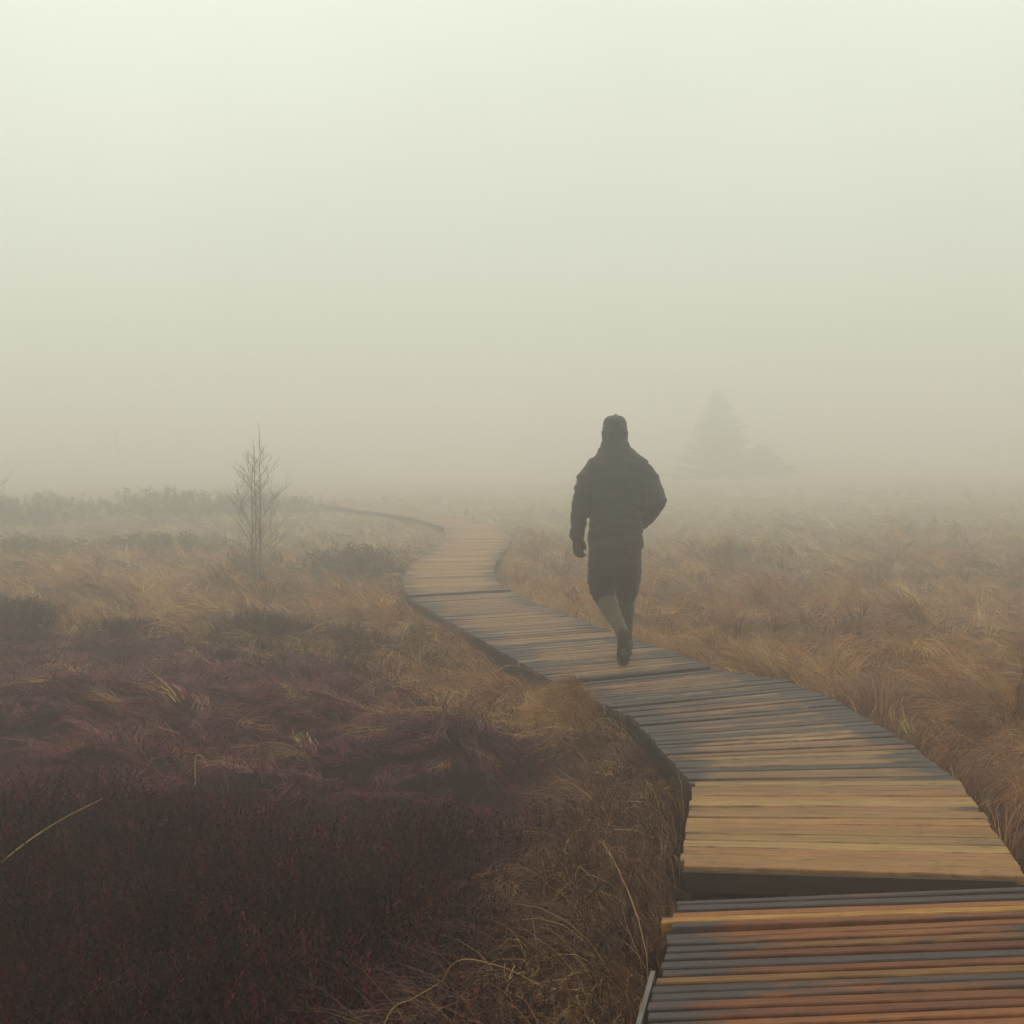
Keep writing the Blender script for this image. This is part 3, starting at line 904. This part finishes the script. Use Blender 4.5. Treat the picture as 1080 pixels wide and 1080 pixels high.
def beam(pts, w, z1, z0, mat, name, parent, jit=0.0):
    P = np.array(pts, float); T = np.gradient(P, axis=0); T /= np.linalg.norm(T, axis=1)[:, None]
    Nn = np.stack([-T[:, 1], T[:, 0]], -1) * w / 2
    n = len(P)
    zj = np.zeros(n) if not jit else np.random.default_rng(3).normal(0, jit, n)
    V = np.stack([np.c_[P - Nn, np.full(n, z0)], np.c_[P + Nn, np.full(n, z0)], np.c_[P + Nn, z1 + zj], np.c_[P - Nn, z1 + zj]], 1)
    i = np.arange(n - 1)[:, None] * 4; j = np.arange(4)[None, :]; j2 = (j + 1) % 4
    q = np.stack([i + j, i + j2, i + 4 + j2, i + 4 + j], -1).reshape(-1, 4).tolist() + [[3, 2, 1, 0], [4 * (n - 1) + k for k in range(4)]]
    loops = np.array(q).ravel()
    return obj(name, mesh_np(name, V.reshape(-1, 3), loops, np.arange(len(q)) * 4, np.full(len(q), 4), mat), parent)

LAB = ['nearest boardwalk section of worn dark and rusty planks with one yellow plank',
       'boardwalk section of paler tan planks lying over a dark gap, second from the viewer',
       'grey boardwalk section just beyond the pale tan one',
       'wedge shaped grey boardwalk section at the bend, ending at the joint behind the walker',
       'long grey boardwalk section the walker is stepping onto, running to the left',
       'fading boardwalk section past the joint where the walk bends right again',
       'pale boardwalk section almost lost in the fog',
       'boardwalk section barely seen in the fog, bending away to the left',
       'farthest boardwalk section, lost in the fog behind the grass']
roots = []
for k, s in enumerate(SECTIONS):
    roots.append(build_section(s, k, LAB[k]))
# nearest section: pale strip along its left edge
r0, c0 = roots[0]
# dark end boards where the long section and the next one step up at their joints
for k_, tmax in ((4, .72), (5, .55)):
    rk = roots[k_][0]; ck = roots[k_][1]
    A_, B_ = Vector(SECTIONS[k_]['L'][0]), Vector(SECTIONS[k_]['Rr'][0])
    n_ = (B_ - A_).normalized(); off_ = Vector((n_.y, -n_.x)) * .014
    eb = [A_.lerp(B_, t) + off_ - ck for t in (.0, tmax * .5, tmax)]
    beam([(p.x, p.y) for p in eb], .020, -.005, -.10, M_BEAM, 'fascia_board', rk)
es = [poly_at(SECTIONS[0]['L'], t) for t in np.linspace(.03, .82, 12)]
beam([(p.x - .024 - c0.x, p.y - c0.y) for p in es], .014, -.014, -.085, M_STRIP, 'edge_strip', r0, .002)
# second section: front fascia under the first plank and the stub of a cross beam in the gap
r1, c1 = roots[1]
fa = [(.622, 5.136), (1.0, 5.098), (1.4, 5.058), (1.80, 5.020)]
beam([(a - c1.x, b - c1.y) for a, b in fa], .022, -.010, -.085, M_BEAM, 'fascia_board', r1)
beam([(.66 - c1.x, 5.07 - c1.y), (.86 - c1.x, 5.05 - c1.y), (.98 - c1.x, 5.04 - c1.y)], .06, -.105, -.23, M_BEAM, 'cross_beam', r1)
# ------------------------------------------------------------------ single long stalks lying over the heather
def stalk(pts, rad, label, col):
    P = [Vector(p) for p in pts]
    # smooth curve through the points
    S = []
    for i in range(len(P) - 1):
        p0 = P[max(i - 1, 0)]; p1 = P[i]; p2 = P[i + 1]; p3 = P[min(i + 2, len(P) - 1)]
        for u in np.linspace(0, 1, 6, endpoint=False):
            S.append(.5 * ((2 * p1) + (p2 - p0) * u + (2 * p0 - 5 * p1 + 4 * p2 - p3) * u * u + (3 * p1 - p0 - 3 * p2 + p3) * u ** 3))
    S.append(P[-1])
    b = S[0].copy()
    S = [tuple(p - b) for p in S]
    v, q = tube_arrays([(S, [rad * (1 - .7 * i / len(S)) for i in range(len(S))])], 6)
    me = quads_np('grass_stalk', v, q, M_GRASS, smooth=True, cols=np.repeat(np.array([col]), len(v), 0))
    o = obj('grass_stalk', me); o.location = b
    tag(o, label, 'grass stalk', 'long single stalks over the heather')
def gp(x, y, dz): return (x, y, gh(x, y) + dz)
stalk([(-2.02, 4.8, -.12), (-1.764, 4.9, .115), (-1.62, 5.0, .215), (-1.48, 5.1, .279)], .0036, 'long pale straw stalk slanting up over the dark heather at the left edge', (.46, .32, .14))
stalk([(-.24, 3.78, -.10), (-.165, 3.70, .17), (-.04, 3.66, .19), (.08, 3.60, .155)], .0022, 'thin gently arched straw over the dark heather low in the middle, near the walk', (.38, .22, .09))
stalk([(-.37, 3.42, -.05), (-.31, 3.5, .12), (-.25, 3.55, .145), (-.187, 3.6, .165)], .0022, 'short straight straw rising from the heather at the bottom edge', (.36, .21, .09))
stalk([(-1.42, 6.35, -.08), (-1.415, 6.3, .15), (-1.385, 6.28, .185), (-1.355, 6.27, .14)], .0036, 'small pale bent straw alone in the middle of the heather', (.50, .38, .20))

# ------------------------------------------------------------------ the walker
def tube_bm(bm, pts, radii, sides=14, flat=None):
    """closed tapered tube with rounded ends; flat=(sx, sy) squashes rings along the frame axes"""
    P = [Vector(p) for p in pts]
    pre = P[0] + (P[0] - P[1]).normalized() * radii[0] * .6
    post = P[-1] + (P[-1] - P[-2]).normalized() * radii[-1] * .6
    P = [pre] + P + [post]; rr = [radii[0] * .55] + list(radii) + [radii[-1] * .55]
    rings = []
    A = None
    for i, p in enumerate(P):
        t = (P[min(i + 1, len(P) - 1)] - P[max(i - 1, 0)]).normalized()
        if A is None:
            A = t.cross(Vector((0, 1, 0)) if abs(t.y) < .9 else Vector((1, 0, 0))).normalized()
        A = (A - t * A.dot(t)).normalized(); B = t.cross(A)
        fx, fy = flat or (1, 1)
        rings.append([bm.verts.new(p + A * math.cos(th) * rr[i] * fx + B * math.sin(th) * rr[i] * fy) for th in [2 * math.pi * k / sides for k in range(sides)]])
    for a, b in zip(rings, rings[1:]):
        for k in range(sides):
            bm.faces.new((a[k], a[(k + 1) % sides], b[(k + 1) % sides], b[k]))
    bm.faces.new(rings[0][::-1]); bm.faces.new(rings[-1])

def loft_bm(bm, rings, sides=28, power=2.0):
    """rings: (x, y, z, rx, ry); horizontal super-ellipses"""
    rs = []
    for (x, y, z, rx, ry) in rings:
        vs = []
        for k in range(sides):
            th = 2 * math.pi * k / sides; c, s = math.cos(th), math.sin(th)
            vs.append(bm.verts.new((x + rx * math.copysign(abs(c) ** (2 / power), c), y + ry * math.copysign(abs(s) ** (2 / power), s), z)))
        rs.append(vs)
    for a, b in zip(rs, rs[1:]):
        for k in range(sides):
            bm.faces.new((a[k], a[(k + 1) % sides], b[(k + 1) % sides], b[k]))
    bm.faces.new(rs[0][::-1]); bm.faces.new(rs[-1])

def ball_bm(bm, c, r):
    m = Matrix.Translation(c) @ Matrix.Diagonal((r[0], r[1], r[2], 1))
    bmesh.ops.create_uvsphere(bm, u_segments=20, v_segments=12, radius=1, matrix=m)

def melt(name, bm, voxel, smooth_it, mat, parent, fold=None):
    """fuse the shapes of bm into one skin"""
    bmesh.ops.recalc_face_normals(bm, faces=bm.faces[:])
    me = bpy.data.meshes.new('raw'); bm.to_mesh(me); bm.free()
    o = bpy.data.objects.new('raw', me); COL.objects.link(o)
    m = o.modifiers.new('r', 'REMESH'); m.mode = 'VOXEL'; m.voxel_size = voxel
    if smooth_it:
        s = o.modifiers.new('s', 'SMOOTH'); s.factor = .5; s.iterations = smooth_it
    dg = bpy.context.evaluated_depsgraph_get(); dg.update()
    out = bpy.data.meshes.new_from_object(o.evaluated_get(dg))
    bpy.data.objects.remove(o, do_unlink=True)
    n = len(out.vertices); co = np.zeros(n * 3, np.float32); out.vertices.foreach_get('co', co); co = co.reshape(-1, 3)
    if fold is not None:
        nr = np.zeros(n * 3, np.float32); out.vertex_normals.foreach_get('vector', nr); nr = nr.reshape(-1, 3)
        co = co + nr * fold(co)[:, None]
        out.vertices.foreach_set('co', co.astype(np.float32).ravel())
    out.polygons.foreach_set('use_smooth', np.ones(len(out.polygons), dtype=bool))
    out.materials.clear(); out.materials.append(mat); out.update()
    return obj(name, out, parent)

PX, PY = .765, 10.42
walker = empty('person', (PX, PY, SECTIONS[4]['z']), R(1))
tag(walker, 'walker in dark jacket, cap and knee breeches on the boardwalk, one hand in a pocket', 'person')

# joints in the walker's own frame (x right, y ahead, z up)
HIP_L, HIP_R = (-.085, .0, .90), (.085, .0, .90)
KN_L, AN_L = (-.088, .07, .47), (.018, -.305, .245)
KN_R, AN_R = (.090, .17, .475), (.108, .30, .085)
SH_L, EL_L, WR_L = (-.185, .0, 1.415), (-.262, -.03, 1.16), (-.282, .05, .905)
SH_R, EL_R, WR_R = (.195, .0, 1.41), (.298, -.07, 1.175), (.178, .09, .985)

bm = bmesh.new()
loft_bm(bm, [(0, 0, .84, .13, .095), (0, 0, .92, .155, .11), (0, 0, 1.05, .14, .10), (0, .0, 1.22, .155, .11), (0, 0, 1.36, .165, .11), (0, -.005, 1.43, .13, .085), (0, -.005, 1.49, .07, .06)])
tube_bm(bm, [(0, -.01, 1.45), (-.008, .005, 1.63)], [.06, .057])
ball_bm(bm, (-.012, .03, 1.685), (.076, .098, .112))
ball_bm(bm, (-.012, .075, 1.62), (.05, .055, .045))                        # jaw
tube_bm(bm, [(-.012, .118, 1.70), (-.012, .142, 1.665)], [.010, .014], 8)  # nose
tube_bm(bm, [(-.032, .120, 1.625), (.008, .120, 1.625)], [.008, .008], 8)  # mouth
for s in (-1, 1):
    ball_bm(bm, (-.012 + s * .078, .025, 1.68), (.010, .022, .032))        # ear
    ball_bm(bm, (-.012 + s * .031, .108, 1.695), (.013, .012, .010))       # eye
for sh, el, wr in ((SH_L, EL_L, WR_L), (SH_R, EL_R, WR_R)):
    tube_bm(bm, [sh, el], [.052, .040]); tube_bm(bm, [el, wr], [.040, .027])
for hp, kn, an in ((HIP_L, KN_L, AN_L), (HIP_R, KN_R, AN_R)):
    tube_bm(bm, [hp, kn], [.085, .055]); tube_bm(bm, [kn, tuple((k * .65 + a * .35) for k, a in zip(kn, an)), an], [.052, .052, .035])
# feet inside the boots
tube_bm(bm, [AN_R, (.109, .36, .045), (.110, .48, .035)], [.034, .032, .026], 10)
tube_bm(bm, [AN_L, (.018, -.33, .17), (.020, -.315, .06)], [.034, .032, .026], 10)
# hands: palms, fingers of the left hand lie in the glove, the right hand is in the pocket
def hand(bm, wr, d, side, rp=.020, rf=.0075, across=(.9, .4, 0)):
    d = Vector(d).normalized(); w = Vector(wr)
    sx = Vector(across).normalized(); sx = (sx - d * sx.dot(d)).normalized(); nrm = d.cross(sx) * side
    for k, (ln, off_) in enumerate(((.070, .030), (.080, .010), (.075, -.010), (.060, -.028))):
        b = w + d * .085 + sx * off_
        c = b + d * ln * .45 + nrm * .006; e = c + d * ln * .30 + nrm * ln * .38; f = e + nrm * ln * .25 - d * ln * .12
        tube_bm(bm, [w + d * .02 + sx * off_ * .6, b, c, e, f], [rp * .75, rf * 1.35, rf * 1.2, rf * 1.05, rf * .9], 9)
    b = w + d * .03 + sx * .036
    tube_bm(bm, [w + d * .012 + sx * .012, b, b + d * .035 + sx * .012 + nrm * .016, b + d * .060 + nrm * .032 + sx * .006], [rp * .8, rf * 1.6, rf * 1.35, rf], 9)
    tube_bm(bm, [w - d * .01, w + d * .045, w + d * .08], [rp * 1.1, rp * 1.25, rp], 12, (.62, 1.5))
HD_L = (.05, .05, -1)
hand(bm, WR_L, HD_L, 1, .016, .005)
hand(bm, WR_R, (-.4, .5, -.35), -1, .016, .005, (0, 1, 0))
body = melt('body', bm, .008, 3, M_SKIN, walker)
# eyes dark, as small sub-parts of the face
for s in (-1, 1):
    bm = bmesh.new(); ball_bm(bm, (-.012 + s * .031, .119, 1.695), (.008, .006, .006))
    me = bpy.data.meshes.new('eye'); bm.to_mesh(me); bm.free(); me.materials.append(M_NAIL)
    obj('eye', me, body)

def folds(co):
    x, y, z = co[:, 0], co[:, 1], co[:, 2]
    a = fbm(x * 9 + z * 3, z * 26 + y * 8, 91, 3) - .5
    b = fbm(y * 11 + 5, z * 9 + x * 7, 93, 3) - .5
    hem = .004 * np.sin(z * 95) * np.clip((1.40 - z) / .3, 0, 1)
    return .026 * a + .018 * b + hem * .3

# jacket: torso, sleeves, stand-up collar
bm = bmesh.new()
loft_bm(bm, [(-.004, 0, .835, .198, .150), (-.004, 0, .86, .204, .152), (-.003, 0, .95, .200, .148), (0, 0, 1.10, .196, .142), (.003, -.005, 1.25, .215, .142),
             (.005, -.01, 1.36, .226, .135), (.009, -.012, 1.43, .234, .116), (.009, -.012, 1.468, .224, .104), (.006, -.012, 1.495, .188, .096), (.002, -.010, 1.525, .146, .090), (-.003, -.008, 1.555, .116, .086), (-.006, -.004, 1.575, .100, .080)], 32, 2.25)
tube_bm(bm, [(-.170, -.01, 1.415), (-.222, -.015, 1.34), EL_L, (-.278, .02, 1.0), (-.286, .045, .925)], [.070, .076, .066, .060, .054])
tube_bm(bm, [(.18, -.01, 1.41), (.238, -.02, 1.33), EL_R, (.250, -.005, 1.085), (.180, .05, 1.01)], [.070, .076, .066, .068, .060])
tube_bm(bm, [(.20, -.02, 1.30), (.215, -.02, 1.18), (.195, -.01, 1.06)], [.07, .085, .07])
jacket = melt('jacket', bm, .009, 2, M_JACKET, walker, folds)
bm = bmesh.new()
loft_bm(bm, [(-.006, -.004, 1.53, .128, .092), (-.008, -.004, 1.56, .116, .094), (-.012, -.002, 1.600, .101, .097), (-.012, 0, 1.616, .092, .090)], 28)
tube_bm(bm, [(-.080, -.03, 1.570), (-.128, -.01, 1.545)], [.030, .014])
melt('collar', bm, .007, 1, M_JACKET, jacket, lambda c: .010 * (fbm(c[:, 0] * 14, c[:, 2] * 30, 44) - .5))
# raised hem band and cuff
bm = bmesh.new()
loft_bm(bm, [(-.004, 0, .825, .196, .149), (-.004, 0, .832, .203, .154), (-.004, 0, .866, .205, .156), (-.004, 0, .876, .198, .15)], 32, 2.25)
melt('hem_band', bm, .008, 1, M_JACKET, jacket, lambda c: .010 * (fbm(c[:, 0] * 16, c[:, 1] * 16, 45) - .5))
bm = bmesh.new()
tube_bm(bm, [(-.283, .035, .955), (-.287, .05, .905)], [.054, .057])
melt('cuff', bm, .006, 1, M_JACKET, jacket)

# breeches: baggy to just under the knee
def tfold(co):
    x, y, z = co[:, 0], co[:, 1], co[:, 2]
    return .026 * (fbm(x * 8, z * 17 + y * 6, 95, 3) - .5) + .010 * (fbm(x * 22, z * 30, 97) - .5)
bm = bmesh.new()
loft_bm(bm, [(-.008, 0, .62, .175, .12), (-.010, 0, .70, .190, .135), (-.008, 0, .80, .190, .140), (-.004, 0, .90, .185, .135), (0, 0, 1.0, .16, .12)], 28, 2.3)
tube_bm(bm, [(-.095, .0, .82), (-.104, .03, .62), (-.095, .055, .52), (-.086, .045, .455)], [.114, .112, .100, .084])
tube_bm(bm, [(.082, .02, .82), (.088, .09, .62), (.088, .14, .52), (.090, .175, .435)], [.112, .110, .094, .072])
tube_bm(bm, [(-.004, .0, .80), (-.002, .05, .64), (.0, .07, .56)], [.10, .085, .06])
trousers = melt('trousers', bm, .009, 2, M_TROUSER, walker, tfold)
# cargo flap on the left thigh
bm = bmesh.new()
loft_bm(bm, [(-.178, .02, .555, .030, .07), (-.180, .02, .57, .034, .078), (-.176, .018, .68, .030, .078), (-.172, .018, .69, .02, .07)], 16, 3)
melt('pocket', bm, .007, 1, M_TROUSER, trousers)

# long socks
def lerp3(a, b, t): return tuple(p + (q - p) * t for p, q in zip(a, b))
for kn, an, r_ in ((KN_L, AN_L, (.066, .068, .052, .047)), (KN_R, AN_R, (.060, .062, .048, .044))):
    bm = bmesh.new()
    tube_bm(bm, [lerp3(kn, an, .02), lerp3(kn, an, .35), lerp3(kn, an, .75), lerp3(kn, an, .97)], r_, 16)
    melt('sock', bm, .007, 1, M_SOCK, walker, lambda c: .006 * (fbm(c[:, 0] * 30, c[:, 2] * 60, 33) - .5))

# boots: upper and sole
def boot(ankle, heel, ball, toe, up):
    """foot along heel>toe with sole normal -up"""
    a, h, b, t, u = [Vector(v) for v in (ankle, heel, ball, toe, up)]
    u.normalize()
    bm = bmesh.new()
    tube_bm(bm, [a + (a - h).normalized() * .045, a, h + u * .045], [.050, .052, .046], 16)
    tube_bm(bm, [h + u * .045, h.lerp(b, .45) + u * .048, b + u * .036, t + u * .028 - (t - b).normalized() * .03], [.042, .040, .045, .034], 16, (1, 1))
    up_ = melt('boot', bm, .006, 2, M_BOOT, walker)
    bm = bmesh.new()
    ax = (t - h).normalized(); side = ax.cross(u).normalized()
    prof = [(0.0, .020), (.03, .034), (.09, .032), (.14, .033), (.20, .046), (.25, .046), (.285, .034), (.30, .015)]
    Ltot = (t - h).length + .03
    top, bot = [], []
    outl = [(s_ / .30 * Ltot, w) for s_, w in prof] + [(s_ / .30 * Ltot, -w) for s_, w in prof[::-1]]
    for s_, w in outl:
        p = h - ax * .03 + ax * s_ + side * w
        top.append(bm.verts.new(p + u * .012)); bot.append(bm.verts.new(p - u * .016))
    n_ = len(top)
    for k in range(n_):
        bm.faces.new((top[k], top[(k + 1) % n_], bot[(k + 1) % n_], bot[k]))
    bm.faces.new(top); bm.faces.new(bot[::-1])
    bmesh.ops.recalc_face_normals(bm, faces=bm.faces[:])
    # tread bars across the sole
    for s_ in np.linspace(.05, .92, 9):
        c_ = h - ax * .03 + ax * (s_ * Ltot) - u * .017
        w = .026 + .012 * math.sin(s_ * 5.5) ** 2
        M_ = Matrix((( side.x, ax.x, u.x, c_.x), (side.y, ax.y, u.y, c_.y), (side.z, ax.z, u.z, c_.z), (0, 0, 0, 1)))
        bmesh.ops.create_cube(bm, size=1, matrix=M_ @ Matrix.Diagonal((w * 2, .014, .010, 1)))
    me = bpy.data.meshes.new('sole'); bm.to_mesh(me); bm.free(); me.materials.append(M_SOLE)
    obj('sole', me, up_)
boot(AN_L, (.018, -.375, .245), (.019, -.385, .085), (.020, -.345, .012), (0, 1, .12))
boot(AN_R, (.108, .245, .022), (.110, .42, .022), (.112, .50, .024), (0, 0, 1))

# cap with a turned-up band
bm = bmesh.new()
loft_bm(bm, [(-.012, .012, 1.632, .078, .090), (-.012, .012, 1.66, .090, .102), (-.012, .012, 1.70, .091, .105), (-.012, .014, 1.745, .087, .102), (-.012, .014, 1.775, .074, .088),
             (-.011, .012, 1.793, .050, .062), (-.010, .010, 1.799, .022, .026)], 28)
cap = melt('cap', bm, .006, 2, M_CAP, walker, lambda c: .008 * (fbm(c[:, 0] * 22, c[:, 2] * 26, 51) - .5))
bm = bmesh.new(); ball_bm(bm, (-.006, .008, 1.802), (.012, .012, .008))
me = bpy.data.meshes.new('cap_button'); bm.to_mesh(me); bm.free(); me.materials.append(M_CAP); obj('cap_button', me, cap)
bm = bmesh.new()
loft_bm(bm, [(-.012, .010, 1.598, .084, .096), (-.012, .010, 1.604, .091, .102), (-.012, .012, 1.680, .096, .110), (-.012, .012, 1.690, .092, .105)], 28)
melt('cap_band', bm, .006, 1, M_CAP, cap, lambda c: .003 * np.sin(np.arctan2(c[:, 1], c[:, 0]) * 46))
bm = bmesh.new()
tube_bm(bm, [(-.075, .10, 1.685), (-.012, .150, 1.675), (.051, .10, 1.685)], [.012, .020, .012], 10, (1, .5))
melt('cap_peak', bm, .005, 1, M_CAP, cap)

# glove on the left hand, fingers curled
bm = bmesh.new()
hand(bm, WR_L, HD_L, 1, .030, .0112)
tube_bm(bm, [(-.281, .045, .935), WR_L], [.038, .036], 12)
melt('glove', bm, .0032, 1, M_GLOVE, walker)

# ------------------------------------------------------------------ haze
hb = bmesh.new()
bmesh.ops.create_cube(hb, size=1, matrix=Matrix.Translation((0, 145, 2.1)) @ Matrix.Diagonal((680, 430, 9.6, 1)))
hm = bpy.data.meshes.new('haze'); hb.to_mesh(hm); hb.free()
mh = bpy.data.materials.new('haze_air'); mh.use_nodes = True
nt = mh.node_tree
for nd in list(nt.nodes):
    if nd.type != 'OUTPUT_MATERIAL': nt.nodes.remove(nd)
pv = N(nt, 'ShaderNodeVolumePrincipled')
pv.inputs['Color'].default_value = (.988, .966, .972, 1)
pv.inputs['Density'].default_value = .0315
pv.inputs['Anisotropy'].default_value = .845
nt.links.new(pv.outputs[0], nt.nodes['Material Output'].inputs['Volume'])
mh.cycles.homogeneous_volume = True
hm.materials.append(mh)
hz = obj('haze', hm); tag(hz, kind='stuff')

# ground must end inside the haze box: zmin checked below
zmin = float(gz.min())

# ------------------------------------------------------------------ sky, sun, camera
w = bpy.data.worlds.new('World'); SC.world = w; w.use_nodes = True
nt = w.node_tree
bg = nt.nodes['Background']
sky = N(nt, 'ShaderNodeTexSky', sky_type='NISHITA')
sky.sun_disc = False
SUN_EL, SUN_AZ = R(56), R(-18)
sky.sun_elevation = SUN_EL; sky.sun_rotation = SUN_AZ
# a closed overcast: cloud cover over the clear sky
tcw = N(nt, 'ShaderNodeTexCoord'); sep = N(nt, 'ShaderNodeSeparateXYZ'); nt.links.new(tcw.outputs['Generated'], sep.inputs[0])
mr = N(nt, 'ShaderNodeMapRange'); nt.links.new(sep.outputs['Z'], mr.inputs[0])       # overcast: brighter overhead
mr.inputs[1].default_value = 0; mr.inputs[2].default_value = 1; mr.inputs[3].default_value = .55; mr.inputs[4].default_value = 1.85
cl = N(nt, 'ShaderNodeVectorMath', operation='SCALE'); cl.inputs[0].default_value = (9.75, 10.25, 8.3); nt.links.new(mr.outputs[0], cl.inputs['Scale'])
cn = noise(nt, tcw.outputs['Generated'], 2.6, 4, .55, .4)
cmul = N(nt, 'ShaderNodeMapRange'); nt.links.new(cn, cmul.inputs[0]); cmul.inputs[1].default_value = .3; cmul.inputs[2].default_value = .7; cmul.inputs[3].default_value = .93; cmul.inputs[4].default_value = 1.06
cl2 = N(nt, 'ShaderNodeVectorMath', operation='SCALE'); nt.links.new(cl.outputs[0], cl2.inputs[0]); nt.links.new(cmul.outputs[0], cl2.inputs['Scale'])
cloud = mixc(nt, .90, sky.outputs['Color'], cl2.outputs[0])
nt.links.new(cloud, bg.inputs['Color'])
bg.inputs['Strength'].default_value = .10

sun = bpy.data.lights.new('sun', 'SUN'); sun.energy = .5; sun.angle = R(35); sun.color = (1, .93, .80)
so = link(bpy.data.objects.new('sun', sun))
dirv = Vector((math.sin(SUN_AZ) * math.cos(SUN_EL), math.cos(SUN_AZ) * math.cos(SUN_EL), math.sin(SUN_EL)))
so.rotation_euler = dirv.to_track_quat('Z', 'Y').to_euler()

cam = bpy.data.cameras.new('camera'); cam.lens = 50; cam.sensor_width = 36; cam.sensor_fit = 'HORIZONTAL'
cam.clip_start = .05; cam.clip_end = 2000
co = link(bpy.data.objects.new('camera', cam))
co.location = (0, 0, 1.52); co.rotation_euler = (R(90) - math.atan(60 / 1500), 0, 0)
SC.camera = co

SC.view_settings.view_transform = 'Standard'; SC.view_settings.look = 'None'
SC.view_settings.exposure = 0; SC.view_settings.gamma = 1
SC.render.engine = 'CYCLES'
cy = SC.cycles
cy.max_bounces = 10; cy.diffuse_bounces = 3; cy.glossy_bounces = 2; cy.transmission_bounces = 3; cy.volume_bounces = 8; cy.transparent_max_bounces = 6
cy.use_denoising = True
print('zmin', zmin, 'blades', sum(len(q) for q in allQ), 'heather', len(hq))
